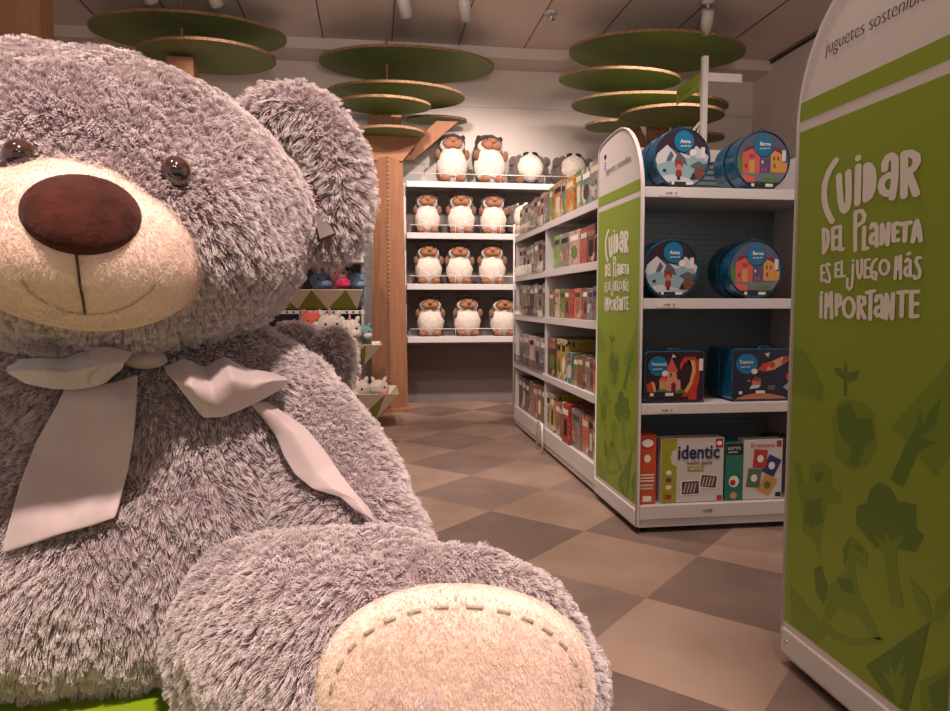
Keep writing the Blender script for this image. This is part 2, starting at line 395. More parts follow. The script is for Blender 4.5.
# ------------------------------------------------------------------ end shelf unit (facing the camera)
EY0, EY1, EX0, EX1 = 2.89, 3.48, XS, 2.06
endu = empty('shelf_unit', (EX0, EY0, 0))
tag(endu, 'white end shelf unit with green side panel holding round blue tins', 'shelf unit')
side_panel(endu, EY1, False)
bp_ = MB().box((EX0+.013, EY1-.04, .1), (EX1, EY1-.02, 1.70)); 
for k in range(58):
    z = .14+k*.0268; bp_.box((EX0+.013, EY1-.048, z), (EX1, EY1-.04, z+.018), 0)
bp_.build('back_panel', 'slat', endu)
MB().box((EX0+.013, EY1-.06, 1.70), (EX1, EY1-.01, 1.76)).build('top_rail', 'white', endu, bevel=.003)
MB().box((EX1-.03, EY0, .03), (EX1, EY1, 1.7)).build('upright', 'white', endu, bevel=.003)
def shelf(root, a, b, z, edge, m='white', th=.02):
    """a,b: xy corners; edge: 'Y' front at y=a.y or 'X' front at x=a.x ; z top"""
    mb = MB().box((a[0], a[1], z-th), (b[0], b[1], z))
    if edge == 'Y': mb.box((a[0], a[1]-.012, z-.042), (b[0], a[1], z+.002))
    else: mb.box((a[0]-.012, a[1], z-.042), (a[0], b[1], z+.002))
    return mb.build('shelf', m, root, bevel=.002)
for z in (1.482, 1.015, .563):
    sh = shelf(endu, (EX0+.013, EY0+.012), (EX1-.03, EY1-.05), z, 'Y')
    lab = MB(); 
    lab.box((EX0+.07, EY0-.0015, z-.036), (EX0+.17, EY0, z-.010)); 
    lab.build('price_label', 'signwhite', sh)
    text('price', '14,99   €', .014, (EX0+.10, EY0-.002, z-.03), (PI/2, 0, 0), 'ink', sh)
base = MB().box((EX0+.013, EY0+.012, .09), (EX1-.03, EY1-.05, .12)).box((EX0+.013, EY0, .062), (EX1-.03, EY0+.012, .122)).box((EX0+.013, EY0+.008, .025), (EX1-.03, EY0+.02, .062))
bs = base.build('base_shelf', 'white', endu, bevel=.002)
text('price', '14,95', .02, (EX0+.30, EY0-.002, .085), (PI/2, 0, 0), 'ink', bs)
for x, y in ((EX0+.05, EY0+.05), (EX1-.05, EY0+.05), (EX0+.05, EY1-.06), (EX1-.05, EY1-.06)):
    MB().tube([(x, y, 0), (x, y, .09)], .014, 10).build('foot', 'black', endu)

# post with green flag sign on top of the gondola
pt = empty('sign_post', (1.56, 3.52, 0)); tag(pt, 'square white post with a small green flag sign above the round tins', 'sign post')
px = at(704, 100, Y=3.52).x
pt.location.x = px
MB().box((px-.014, 3.505, 0.0), (px+.014, 3.535, 2.245)).build('post', 'white', pt, bevel=.002)
MB().box((px+.014, 3.51, 2.12), (px+.20, 3.53, 2.165)).build('bracket', 'white', pt, bevel=.004)
MB().tube([(px-.09, 3.62, 1.80), (px-.01, 3.54, 1.92)], .008, 6).tube([(px-.02, 3.6, 1.78), (px-.005, 3.54, 1.93)], .006, 6).build('brace', 'white', pt)
fl = MB().box((px-.018, 3.54, 2.085), (px-.014, 3.82, 2.17)).build('flag', 'green', pt)
text('flag_text', 'juguetes', .045, (px-.0185, 3.78, 2.11), (PI/2, 0, -PI/2), 'artdark', fl)

# ------------------------------------------------------------------ aisle side shelf units
SZ = [1.514, 1.207, .905, .523, .165]
def aisle_unit(y0, y1, label, glass):
    r = empty('shelf_unit', (XS, y0, 0)); tag(r, label, 'shelf unit')
    MB().box((1.60, y0, .03), (1.62, y1, 1.62)).build('back_panel', 'dark', r)
    for y in (y0, y1-.02):
        MB().box((XS+.012, y+.002, .03), (1.60, y+.018, 1.60 if glass and y == y1-.02 else 1.50)).build('side_wall', 'white' if y > 4 else 'dark', r)
    for z in SZ[:4]: shelf(r, (XS+.012, y0+.002), (1.60, y1-.002), z, 'X')
    MB().box((XS+.002, y0+.002, .06), (1.6, y1-.002, .165)).box((XS+.012, y0+.002, .02), (1.59, y1-.002, .06)).build('base_shelf', 'white', r, bevel=.004)
    if glass:
        for i, z in enumerate(SZ[:4]):
            h = .2 if i == 0 else .23
            MB().box((XS-.004, y0+.02, z), (XS-.001, y1-.03, z+.07)).build('acrylic_front', 'acryl', r)
        MB().tube([(XS-.002, y1-.01, .1), (XS-.002, y1-.01, 1.62)], .008, 6).build('corner_rod', 'rail', r)
    return r
aisle_unit(3.482, 4.62, 'nearer white aisle shelf unit packed with game boxes, beside the green side panel', False)
aisle_unit(4.622, 5.64, 'farther white aisle shelf unit with pale wrapped boxes behind clear fronts', True)
# hexagonal bumper guard at the joint
g = MB(); yb = 4.62
g.tube([(XS-.02, yb-.07, .002), (XS-.02, yb-.05, .20), (XS-.02, yb+.05, .20), (XS-.02, yb+.09, .16), (XS-.02, yb+.09, .002)], .007, 6)
tag(g.build('joint_guard', 'rail'), 'bent white wire guard low at the joint between the two aisle shelf units', 'guard')
for z in SZ[:4]:
    pass

PAL = {
 'orange': [(214,120,40),(238,170,60),(70,60,50),(240,220,180)], 'teal': [(60,120,128),(70,140,150),(224,190,110),(240,225,210)],
 'olive green': [(110,130,50),(160,160,70),(60,50,40),(225,200,140)], 'red': [(190,56,44),(214,96,70),(90,30,30),(240,220,200)],
 'pink': [(222,160,150),(236,190,176),(120,90,90),(245,230,215)], 'brown': [(140,96,66),(176,128,90),(70,46,36),(225,200,165)],
 'grey': [(130,122,118),(168,158,150),(80,70,70),(220,210,205)], 'yellow': [(214,176,70),(230,200,100),(70,70,60),(240,230,190)],
 'blue': [(54,74,120),(80,110,160),(200,150,90),(230,225,220)], 'purple': [(88,76,110),(140,124,150),(60,50,70),(225,210,215)],
 'bright green': [(110,170,50),(150,200,80),(50,90,40),(235,235,200)], 'cream': [(222,206,176),(205,184,150),(120,90,70),(150,60,50)],
 'maroon': [(100,36,40),(140,60,56),(40,26,26),(225,200,180)], 'salmon': [(220,110,84),(236,150,120),(60,40,40),(245,225,205)],
}
for k, v in PAL.items(): M['cover_'+k] = cover_mat('printed_cover_'+k.replace(' ', '_'), v, 15, len(k)*1.3)
M['traybeige'] = mat('beige_card', s(206, 188, 162), .7)
M['capboard'] = mat('box_board', s(200, 186, 170), .6)
SHELFN = ['top', 'second', 'third', 'fourth', 'bottom']
def ordw(n): return ['first','second','third','fourth','fifth','sixth','seventh','eighth','ninth','tenth','eleventh','twelfth','thirteenth','fourteenth'][n]
def game_box(x, y0, y1, z, h, d, col, label, group, win=0):
    """box standing on a shelf, front facing -X"""
    r = empty('game_box', (x+d/2, (y0+y1)/2, z)); tag(r, label, 'game box', group)
    MB().box((x, y0+.0015, z), (x+d, y1-.0015, z+h)).build('carton', 'cover_'+col, r, bevel=.0015)
    wd = y1-y0
    p = MB(); p.box((x-.0008, y0+wd*.14, z+h*.72), (x, y1-wd*.14, z+h*.86)); 
    p.build('title_patch', random.choice(['letter', 'capboard', 'card', 'nose', 'ink', 'traybeige']), r)
    if win == 1:
        p = MB(); p.prism([(y0+wd*(.5+.3*math.cos(t*PI/6)), z+h*(.38+.2*math.sin(t*PI/6))) for t in range(12)], 'X', x-.0008, x)
        p.build('picture', random.choice(['artdark', 'letter', 'nose', 'card']), r)
    elif win == 2:
        p = MB(); p.box((x-.0008, y0+wd*.25, z+h*.18), (x, y1-wd*.3, z+h*.6)); p.build('picture', random.choice(['capboard', 'ink', 'leafgreen', 'card']), r)
    return r
ROWS = [
 # near unit: (shelf, height, [colours from the near end])
 (0, 3.50, 4.60, .222, ['grey', 'teal', 'olive green', 'orange', 'teal', 'orange', 'olive green'], [.19,.16,.12,.17,.09,.19,.10]),
 (1, 3.50, 4.46, .205, ['brown', 'maroon', 'red', 'pink', 'grey', 'bright green'], [.09,.15,.15,.22,.20,.15]),
 (2, 3.50, 4.58, .175, ['purple', 'grey', 'brown', 'salmon', 'red', 'brown', 'olive green', 'cream', 'brown'], None),
 (3, 3.50, 4.12, .175, ['salmon', 'brown', 'grey', 'brown', 'olive green', 'teal'], None),
 (4, 3.50, 4.40, .215, ['cream', 'brown', 'salmon', 'grey', 'red', 'brown', 'salmon'], [.10,.09,.13,.17,.15,.12,.12]),
]
for si, ya, yb, h, cols, ws in ROWS:
    if ws is None: ws = [random.uniform(.8, 1.3) for _ in cols]
    t = sum(ws); y = ya
    for k, c in enumerate(cols):
        wd = (yb-ya)*ws[k]/t; hh = h*random.uniform(.95, 1.04)
        dx = random.uniform(.006, .02)
        if si == 4 and k == 4: dx = -.008; hh = .235
        game_box(XS+.012+dx, y, y+wd, SZ[si]+.0025, hh, .22, c,
            f'{c} game box, {ordw(k)} from the green panel on the {SHELFN[si]} aisle shelf', f'game boxes on the {SHELFN[si]} shelf of the nearer aisle unit', (k+si) % 3)
        y += wd
# fourth shelf: taller dark and yellow-blue stack next to the joint ; bottom: yellow tall ones
for k, (c, y0, y1, h) in enumerate([('yellow', 4.14, 4.24, .25), ('yellow', 4.25, 4.35, .25), ('maroon', 4.36, 4.59, .25)]):
    game_box(XS+.02, y0, y1, SZ[3]+.0025, h, .24, c, f'tall {c} box by the joint on the fourth aisle shelf, {["nearest", "middle", "farthest"][k]} of three', 'tall boxes on the fourth shelf of the nearer aisle unit', 1)
for k, (c, y0, y1) in enumerate([('yellow', 4.41, 4.50), ('cream', 4.51, 4.60)]):
    game_box(XS+.02, y0, y1, SZ[4]+.0025, .24, .22, c, f'{c} box with dark title near the joint on the bottom shelf', 'boxes near the joint on the bottom shelf', 2)
FAR = [(0, .215, ['grey', 'pink', 'brown', 'grey', 'cream', 'brown', 'grey', 'brown', 'cream']), (1, .21, ['purple', 'brown', 'grey', 'teal', 'brown', 'grey', 'pink']),
       (2, .22, ['brown', 'grey', 'grey', 'maroon', 'teal', 'grey', 'brown']), (3, .24, ['grey', 'grey', 'pink', 'grey', 'grey']), (4, .25, ['brown', 'brown', 'salmon', 'grey', 'maroon', 'blue', 'maroon'])]
for si, h, cols in FAR:
    y = 4.66; n = len(cols); wd = .92/n
    for k, c in enumerate(cols):
        game_box(XS+.03, y, y+wd-.004, SZ[si]+.0025, h*random.uniform(.94, 1.05), .2, c,
            f'{c} wrapped box, {ordw(k)} past the joint on the {SHELFN[si]} aisle shelf', f'wrapped boxes on the {SHELFN[si]} shelf of the farther aisle unit', k % 3)
        y += wd

# ------------------------------------------------------------------ near panel (second unit)
u2 = empty('shelf_unit', (XS+.3, 1.5, 0)); tag(u2, 'large green and white end panel unit at the right edge, reading cuidar del planeta', 'shelf unit')
side_panel(u2, 1.785, True)
MB().box((XS+.013, 1.765, .03), (2.05, 1.785, 1.45)).build('back_panel', 'white', u2)
MB().box((XS+.013, 1.20, .06), (2.05, 1.765, .12)).build('base_shelf', 'white', u2)
for z in (.55, 1.0, 1.44): MB().box((XS+.013, 1.20, z-.03), (2.05, 1.765, z)).build('shelf', 'white', u2)
for x, y in ((XS+.05, 1.70), (XS+.05, 1.25), (2.0, 1.70), (2.0, 1.25)): MB().tube([(x, y, 0), (x, y, .07)], .02, 10).build('foot', 'black', u2)

# ------------------------------------------------------------------ tins
M['holo'] = mat('blue_foil', s(8, 66, 104), .3, metal=.2, mix=s(24, 98, 130), mscale=45, coat=.5, detail=2)
cc = {'night': (52,24,40), 'snow': (216,214,218), 'ice': (150,182,186), 'rock': (96,96,104), 'bluedot': (0,120,168), 'hut': (128,70,52), 'rednight': (70,18,36),
      'redhair': (150,50,44), 'face': (216,120,90), 'sky': (92,96,124), 'rose': (226,98,88), 'violet': (96,74,122), 'gold': (226,162,78), 'pave': (120,124,128), 'roof': (130,40,48),
      'space': (20,18,42), 'rocket': (206,60,48), 'planet': (196,128,84), 'castle': (226,160,120), 'dragon': (206,62,36), 'bush': (92,130,54), 'glow': (236,176,96),
      'educaorange': (222,92,46), 'lime': (176,172,44), 'tealbox': (36,128,110), 'navy': (32,48,96), 'redlogo': (196,44,48), 'boxwhite': (228,220,212), 'photo': (100,70,60), 'cardred': (206,58,52), 'cardblue': (40,60,120), 'cardgreen': (100,120,90)}
for k, v in cc.items(): M[k] = mat('print_'+k, s(*(q*.86 for q in v)), .4, coat=.1)
TM = ['night', 'snow', 'ice', 'rock', 'bluedot', 'hut', 'redhair', 'face', 'sky', 'rose', 'violet', 'gold', 'pave', 'roof', 'signwhite', 'ink', 'space', 'rocket', 'planet', 'castle', 'dragon', 'bush', 'glow']
TI = {k: i for i, k in enumerate(TM)}
def circ(cx, cy, r, n=20, ry=None): return [(cx+r*math.cos(2*PI*k/n), cy+(ry or r)*math.sin(2*PI*k/n)) for k in range(n)]
def clipc(poly, R=.97):
    """keep points inside the disc"""
    out = []
    n = len(poly)
    for i in range(n):
        a = Vector(poly[i]); b = Vector(poly[(i+1) % n])
        for k in range(6):
            p = a.lerp(b, k/6); 
            if p.length > R: p = p*(R/p.length)
            out.append(tuple(p))
    return out
SNOW = [('night', circ(0,0,.985,40)), ('rock', [(-.95,-.1),(-.9,.12),(-.55,.42),(-.3,.3),(0,.1),(.3,.35),(.6,.3),(.95,0),(.9,-.4),(-.9,-.4)]),
  ('snow', [(-.98,-.1),(-.9,.15),(-.55,.45),(-.2,.12),(-.35,-.25),(-.75,-.45)]), ('rock', [(-.42,.25),(-.55,0),(-.62,-.25),(-.4,-.1),(-.3,.1)]),
  ('snow', [(-.1,.2),(.25,.1),(.5,.45),(.97,.1),(.9,-.15),(.3,-.15)]), ('ice', [(.1,.02),(.5,.05),(.95,-.1),(.6,-.3),(.2,-.25)]),
  ('ice', [(-.95,-.25),(-.5,-.1),(.1,-.2),(.9,-.5),(.7,-.9),(-.7,-.9),(-.9,-.6)]), ('snow', [(-.7,-.6),(-.3,-.55),(.3,-.7),(.6,-.95),(-.6,-.95)]),
  ('redhair', circ(-.12,-.22,.15)), ('face', circ(-.12,-.3,.1)), ('redhair', [(-.22,-.4),(-.02,-.4),(0,-.62),(-.24,-.62)]), ('ink', [(-.18,-.62),(-.06,-.62),(-.06,-.74),(-.18,-.74)]),
  ('hut', [(.45,-.3),(.8,-.3),(.8,-.72),(.45,-.72)]), ('rock', [(.3,-.22),(.6,-.08),(.92,-.25),(.8,-.33),(.45,-.33)]), ('ink', [(.28,-.72),(.42,-.45),(.52,-.72)]), ('ink', [(-.7,-.38),(-.58,-.38),(-.58,-.48),(-.7,-.48)]),
  ('ink', [(-.45,-.8),(.45,-.8),(.4,-.95),(-.4,-.95)]), ('signwhite', [(-.38,-.8),(-.28,-.8),(-.28,-.9),(-.38,-.9)]), ('signwhite', [(.15,-.8),(.42,-.8),(.42,-.9),(.15,-.9)]),
  ('signwhite', [(.68,.4),(.82,.4),(.82,.02),(.68,.02)]), ('bluedot', circ(.05,.58,.36,28)), ('signwhite', circ(.38,.2,.12))]
TOWN = [('sky', circ(0,0,.985,40)), ('rock', [(-.5,.85),(.3,.93),(.6,.75),(.1,.8)]), ('bush', [(-.95,.1),(-.75,.15),(-.75,-.5),(-.9,-.4)]),
  ('roof', [(-.72,.3),(-.62,.48),(-.38,.5),(-.2,.5),(-.1,.3),(-.1,.1),(-.72,.1)]), ('rose', [(-.75,.25),(-.4,.42),(-.1,.22),(-.1,-.45),(-.75,-.45)]),
  ('gold', [(-.5,.0),(-.3,.02),(-.3,-.45),(-.5,-.45)]), ('roof', [(-.48,.22),(-.42,.22),(-.42,.1),(-.48,.1)]), ('roof', [(-.38,.22),(-.32,.22),(-.32,.1),(-.38,.1)]), ('roof', [(-.65,-.12),(-.58,-.12),(-.58,-.26),(-.65,-.26)]),
  ('violet', [(-.1,.05),(.3,.05),(.3,-.45),(-.1,-.45)]), ('rose', [(-.02,-.25),(.02,-.25),(.02,-.4),(-.02,-.4)]), ('rose', [(.1,-.25),(.14,-.25),(.14,-.4),(.1,-.4)]), ('signwhite', [(-.04,0),(.02,0),(.02,-.1),(-.04,-.1)]),
  ('roof', [(.42,.45),(.66,.45),(.72,.2),(.36,.2)]), ('gold', [(.3,.22),(.45,.36),(.75,.22),(.85,-.4),(.3,-.4)]), ('roof', [(.4,.15),(.46,.15),(.46,.02),(.4,.02)]), ('roof', [(.55,.15),(.61,.15),(.61,.02),(.55,.02)]), ('roof', [(.42,-.1),(.48,-.1),(.48,-.25),(.42,-.25)]),
  ('gold', [(.78,-.05),(.94,-.05),(.9,-.4),(.78,-.4)]), ('pave', [(-.85,-.45),(.9,-.42),(.7,-.75),(-.72,-.7)]), ('rose', [(-.8,-.5),(-.3,-.55),(-.3,-.75),(-.6,-.75)]), ('bush', [(0,-.6),(.6,-.58),(.5,-.75),(.1,-.75)]),
  ('ink', [(-.6,-.78),(.6,-.78),(.5,-.93),(-.5,-.93)]), ('signwhite', [(-.42,-.8),(-.3,-.8),(-.3,-.9),(-.42,-.9)]), ('signwhite', [(.12,-.8),(.4,-.8),(.4,-.9),(.12,-.9)]),
  ('signwhite', [(.72,.38),(.86,.38),(.86,.0),(.72,.0)]), ('bluedot', circ(0,.52,.36,28))]
def round_tin(cx, z, R, y0, th, art, txt, label, group, front=True):
    r = empty('round_tin', (cx, y0+th/2, z)); tag(r, label, 'tin', group)
    cz = z+R
    b = MB(); n = 48
    prof = [(y0+.0075, R-.004), (y0+.001, R-.002), (y0+.002, R), (y0+.024, R), (y0+.026, R-.003), (y0+th-.004, R-.003), (y0+th, R-.006)]
    vs = []; fs = []
    for yy, rr in prof:
        vs += [(cx+rr*math.cos(2*PI*k/n), yy, cz+rr*math.sin(2*PI*k/n)) for k in range(n)]
    for i in range(len(prof)-1):
        for k in range(n): fs.append((i*n+k, i*n+(k+1) % n, (i+1)*n+(k+1) % n, (i+1)*n+k))
    fs.append(tuple(range(n))); fs.append(tuple((len(prof)-1)*n+k for k in range(n)))
    b.add(vs, fs, 0, False)
    b.build('tin_body', 'holo', r)
    if front:
        a = MB()
        for k, (mn, poly) in enumerate(art):
            yy = y0+.0035-k*.00015
            a.add([(cx+u*(R-.0045), yy, cz+v*(R-.0045)) for u, v in clipc(poly)], [tuple(range(len(poly)*6))], TI[mn])
        lid = a.build('lid_picture', TM, r, weld=False)
        off = .05 if art is SNOW else 0
        text('title', txt, R*.17, (cx+off*R-R*.14, y0-.002, cz+R*.5), (PI/2, 0, 0), 'letter', lid, off=.0004)
        text('subtitle', 'puzzle 54', R*.09, (cx+off*R-R*.12, y0-.002, cz+R*.38), (PI/2, 0, 0), 'letter', lid)
        # carry handle loop on top
        MB().tube([(cx-.02, y0+.012, cz+R-.002), (cx-.012, y0+.012, cz+R+.006), (cx+.012, y0+.012, cz+R+.006), (cx+.02, y0+.012, cz+R-.002)], .0025, 6).build('handle', 'holo', r)
    return r
for zi, z, names in ((0, 1.4845, 'top'), (1, 1.0175, 'second')):
    for art, txt, xc, nm in ((SNOW, 'Anna', at(682.5 if zi == 0 else 674, 160, Y=2.93).x, 'snowy mountain'), (TOWN, 'Berna', at(763 if zi == 0 else 759, 160, Y=2.93).x, 'colourful town houses')):
        R = .127 if zi == 0 else .126
        round_tin(xc, z, R, 2.93, .10, art, txt, f'round blue tin with a {nm} lid on the {names} shelf, in front', 'round blue picture tins')
        round_tin(xc, z, R, 3.04, .10, art, txt, f'plain blue rear tin standing behind the {nm} tin on the {names} shelf', 'round blue tins in the second row', False)

def rrect(x0, z0, x1, z1, r, n=5):
    o = []
    for cx, cz, a in ((x1-r, z1-r, 0), (x0+r, z1-r, 90), (x0+r, z0+r, 180), (x1-r, z0+r, 270)):
        for k in range(n+1): t = math.radians(a+90*k/n); o.append((cx+r*math.cos(t), cz+r*math.sin(t)))
    return o
CAST = [('night', rrect(0,0,1,1,.06)), ('dragon', [(.02,.35),(.12,.42),(.17,.3),(.17,.15),(.05,.08)]), ('glow', [(.1,.42),(.16,.38),(.19,.2),(.15,.2)]),
  ('dragon', [(.62,.1),(.7,.28),(.82,.5),(.84,.72),(.76,.82),(.66,.78),(.6,.62),(.58,.75),(.66,.9),(.84,.9),(.93,.75),(.92,.4),(.84,.1)]), ('glow', [(.66,.2),(.76,.4),(.8,.66),(.76,.84),(.7,.84),(.84,.82),(.86,.6),(.8,.35),(.72,.18)]),
  ('castle', [(.24,.22),(.24,.42),(.36,.46),(.38,.62),(.52,.62),(.54,.46),(.6,.42),(.6,.2)]), ('rose', [(.34,.6),(.44,.88),(.56,.6)]), ('rose', [(.22,.42),(.3,.56),(.38,.42)]), ('roof', [(.42,.48),(.45,.52),(.45,.58),(.42,.58)]),
  ('roof', [(.44,.2),(.44,.36),(.48,.4),(.52,.36),(.52,.2)]), ('bush', [(.2,.24),(.34,.26),(.42,.18),(.22,.16)]), ('bush', [(.54,.22),(.62,.26),(.7,.18),(.5,.16)]), ('snow', [(.44,.88),(.46,.96),(.52,.9)]),
  ('dragon', [(.74,.04),(.88,.04),(.88,.22),(.74,.24)]), ('ink', [(.03,.1),(.5,.1),(.5,.2),(.03,.2)]), ('signwhite', [(.08,.12),(.14,.12),(.14,.18),(.08,.18)]), ('signwhite', [(.34,.12),(.48,.12),(.48,.18),(.34,.18)]),
  ('signwhite', [(.91,.62),(.98,.62),(.98,.86),(.91,.86)]), ('bluedot', circ(.21,.72,.165,24,.2)), ('signwhite', circ(.33,.57,.055,14,.06))]
SPACE = [('space', rrect(0,0,1,1,.06)), ('planet', [(.06,.03),(.2,.1),(.4,.14),(.6,.12),(.8,.06),(.84,.02),(.06,.02)]), ('rocket', [(.38,.6),(.46,.72),(.58,.76),(.64,.6),(.5,.56)]), ('castle', [(.52,.58),(.56,.74),(.76,.86),(.84,.76),(.64,.6)]),
  ('rocket', [(.74,.7),(.78,.86),(.92,.88),(.98,.84),(.86,.78)]), ('rocket', circ(.6,.69,.05,14,.06)), ('face', circ(.37,.36,.07,14,.09)), ('redhair', [(.3,.4),(.36,.47),(.44,.42),(.4,.36)]), ('snow', [(.26,.22),(.4,.24),(.44,.3),(.3,.3)]),
  ('rose', [(.22,.38),(.26,.42),(.28,.36)]), ('rocket', circ(.88,.46,.06,12,.09)), ('ice', [(.78,.25),(.9,.38),(.96,.3),(.88,.16)]), ('rock', [(.54,.28),(.66,.3),(.66,.2),(.54,.2)]), ('snow', [(.48,.92),(.56,.94),(.54,.84)]),
  ('signwhite', [(.1,.12),(.15,.12),(.15,.18),(.1,.18)]), ('signwhite', [(.36,.13),(.5,.13),(.5,.19),(.36,.19)]), ('bluedot', circ(.21,.72,.165,24,.2)), ('signwhite', circ(.33,.57,.05,14,.055))]
def case_tin(x0, x1, z, h, y0, th, art, txt, label, front=True):
    r = empty('case_tin', ((x0+x1)/2, y0+th/2, z)); tag(r, label, 'tin', 'rectangular picture tins')
    MB().prism(rrect(x0, z, x1, z+h, .022), 'Y', y0, y0+th).build('tin_body', 'holo', r, bevel=.003)
    if front:
        a = MB()
        for k, (mn, poly) in enumerate(art):
            a.add([(x0+.004+u*(x1-x0-.008), y0-.0005-k*.00015, z+.004+v*(h-.008)) for u, v in poly], [tuple(range(len(poly)))], TI[mn])
        q = a.build('lid_picture', TM, r, weld=False)
        text('title', txt, .021, (x0+(x1-x0)*.11, y0-.005, z+h*.72), (PI/2, 0, 0), 'letter', q)
        text('subtitle', 'puzzle 54', .011, (x0+(x1-x0)*.13, y0-.005, z+h*.64), (PI/2, 0, 0), 'letter', q)
        MB().tube([((x0+x1)/2-.03, y0+.012, z+h), ((x0+x1)/2-.025, y0+.012, z+h+.008), ((x0+x1)/2+.025, y0+.012, z+h+.008), ((x0+x1)/2+.03, y0+.012, z+h)], .003, 6).build('handle', 'holo', r)
zc = .5655
xa, xb = at(640.5, 400, Y=2.93).x+.004, at(704, 400, Y=2.93).x
case_tin(xa+.012, xb, zc, .225, 2.93, .10, CAST, 'Fantasia', 'dark red rectangular tin with a castle and dragon on the third shelf')
xa, xb = at(731, 400, Y=2.93).x, at(797, 400, Y=2.93).x
case_tin(xa, xb, zc, .232, 2.93, .11, SPACE, 'Espacio', 'dark blue rectangular tin with a rocket and astronaut on the third shelf')
case_tin(xa, xb, zc, .232, 3.05, .11, SPACE, '', 'plain blue rear tin standing behind the rocket tin on the third shelf', False)

# ------------------------------------------------------------------ bottom row boxes of the end unit
def front_box(name_label, x0, x1, h, th, mcol, y0=2.925):
    r = empty('game_box', ((x0+x1)/2, y0+th/2, .1225)); tag(r, name_label, 'game box', 'boxes on the base shelf of the end unit')
    MB().box((x0, y0, .1225), (x1, y0+th, .1225+h)).build('carton', mcol, r, bevel=.0015); return r
yb0 = 2.925
def X_(px): return at(px, 470, Y=yb0).x
def quad(root, nm, m, pts):
    mb = MB(); mb.add(pts, [tuple(range(len(pts)))]); return mb.build(nm, m, root)
def rq(root, nm, m, x0, x1, z0, z1, d=.001): return quad(root, nm, m, [(x0, yb0-d, z0), (x1, yb0-d, z0), (x1, yb0-d, z1), (x0, yb0-d, z1)])
z0 = .1225
# orange
x0, x1 = X_(638.5), X_(656); r = front_box('tall narrow orange game box at the left end of the base shelf', x0, x1, .305, .2, 'educaorange')
quad(r, 'emblem', 'redlogo', [((x0+x1)/2+.03*math.cos(t*PI/8), yb0-.001, z0+.268+.026*math.sin(t*PI/8)) for t in range(16)])
quad(r, 'emblem_ring', 'letter', [((x0+x1)/2+.026*math.cos(t*PI/8), yb0-.0015, z0+.268+.018*math.sin(t*PI/8)) for t in range(16)])
quad(r, 'picture', 'letter', [((x0+x1)/2+.015*math.cos(t*PI/5), yb0-.001, z0+.2+.018*math.sin(t*PI/5)) for t in range(10)])
for k in range(3): rq(r, 'print_line', 'letter', x0+.008, x1-.008, z0+.125-k*.013, z0+.131-k*.013)
for k in range(2): rq(r, 'print_line', 'capboard', x0+.008, x1-.012, z0+.078-k*.014, z0+.086-k*.014)
rq(r, 'print_line', 'letter', x0+.02, x1-.02, z0+.01, z0+.035)
# identic
x0, x1 = X_(661), X_(723.5); r = front_box('square white game box reading identic with a lime spine strip', x0, x1, .285, .07, 'boxwhite')
xs = X_(676.5)
rq(r, 'spine_strip', 'lime', x0+.001, xs, z0+.001, z0+.284)
quad(r, 'round_tab', 'boxwhite', [(xs+.001, yb0-.0016, z0+.2+.04), (xs-.022, yb0-.0016, z0+.2+.028), (xs-.03, yb0-.0016, z0+.2), (xs-.022, yb0-.0016, z0+.2-.028), (xs+.001, yb0-.0016, z0+.2-.04)])
text('title', 'identic', .085, (xs+.002, yb0-.003, z0+.195), (PI/2, 0, 0), 'navy', r, sx=.86, off=.0018)
text('subtitle', 'memo game', .024, (xs+.045, yb0-.002, z0+.168), (PI/2, 0, 0), 'hut', r)
rq(r, 'tag_patch', 'lime', xs+.05, xs+.125, z0+.137, z0+.158); text('tag_text', 'NATURE', .015, (xs+.06, yb0-.003, z0+.143), (PI/2, 0, 0), 'letter', r)
for (ax, az, w_, h_, an) in ((xs+.065, z0+.065, .092, .065, .02), (xs+.15, z0+.09, .085, .062, -.12)):
    for mnm, sc_, d in (('letter', 1, .0015 if an > 0 else .001), ('photo', .86, .002 if an > 0 else .0013)):
        ww, hh = w_*sc_/2, h_*sc_/2
        quad(r, 'photo_card' if mnm == 'letter' else 'photo_print', mnm, [(ax+u*math.cos(an)-v*math.sin(an), yb0-d, az+u*math.sin(an)+v*math.cos(an)) for u, v in ((-ww,-hh),(ww,-hh),(ww,hh),(-ww,hh))])
    for k in range(4): stroke_m = MB(); stroke(stroke_m, [(ax-.03+k*.015, az-.02), (ax-.02+k*.015, az+.018)], .0025, lambda u, v: (u, yb0-(.0026 if an > 0 else .0016), v)); stroke_m.build('photo_detail', 'snow', r)
quad(r, 'emblem', 'redlogo', [(x1-.04, yb0-.001, z0+.24), (x1-.005, yb0-.001, z0+.24), (x1-.005, yb0-.001, z0+.28), (x1-.04, yb0-.001, z0+.28)])
quad(r, 'emblem_ring', 'letter', [(x1-.0225+.013*math.cos(t*PI/6), yb0-.0016, z0+.26+.01*math.sin(t*PI/6)) for t in range(12)])
text('count', '120', .028, (x0+.01, yb0-.0025, z0+.018), (PI/2, 0, 0), 'redlogo', r, sx=.9, off=.001)
for k in range(3): quad(r, 'spine_picture', 'hut' if k % 2 else 'letter', [((x0+xs)/2+.014*math.cos(t*PI/4), yb0-.0015, z0+.07+k*.032+.011*math.sin(t*PI/4)) for t in range(8)])
rq(r, 'age_mark', 'redlogo', x1-.03, x1-.005, z0+.004, z0+.026)
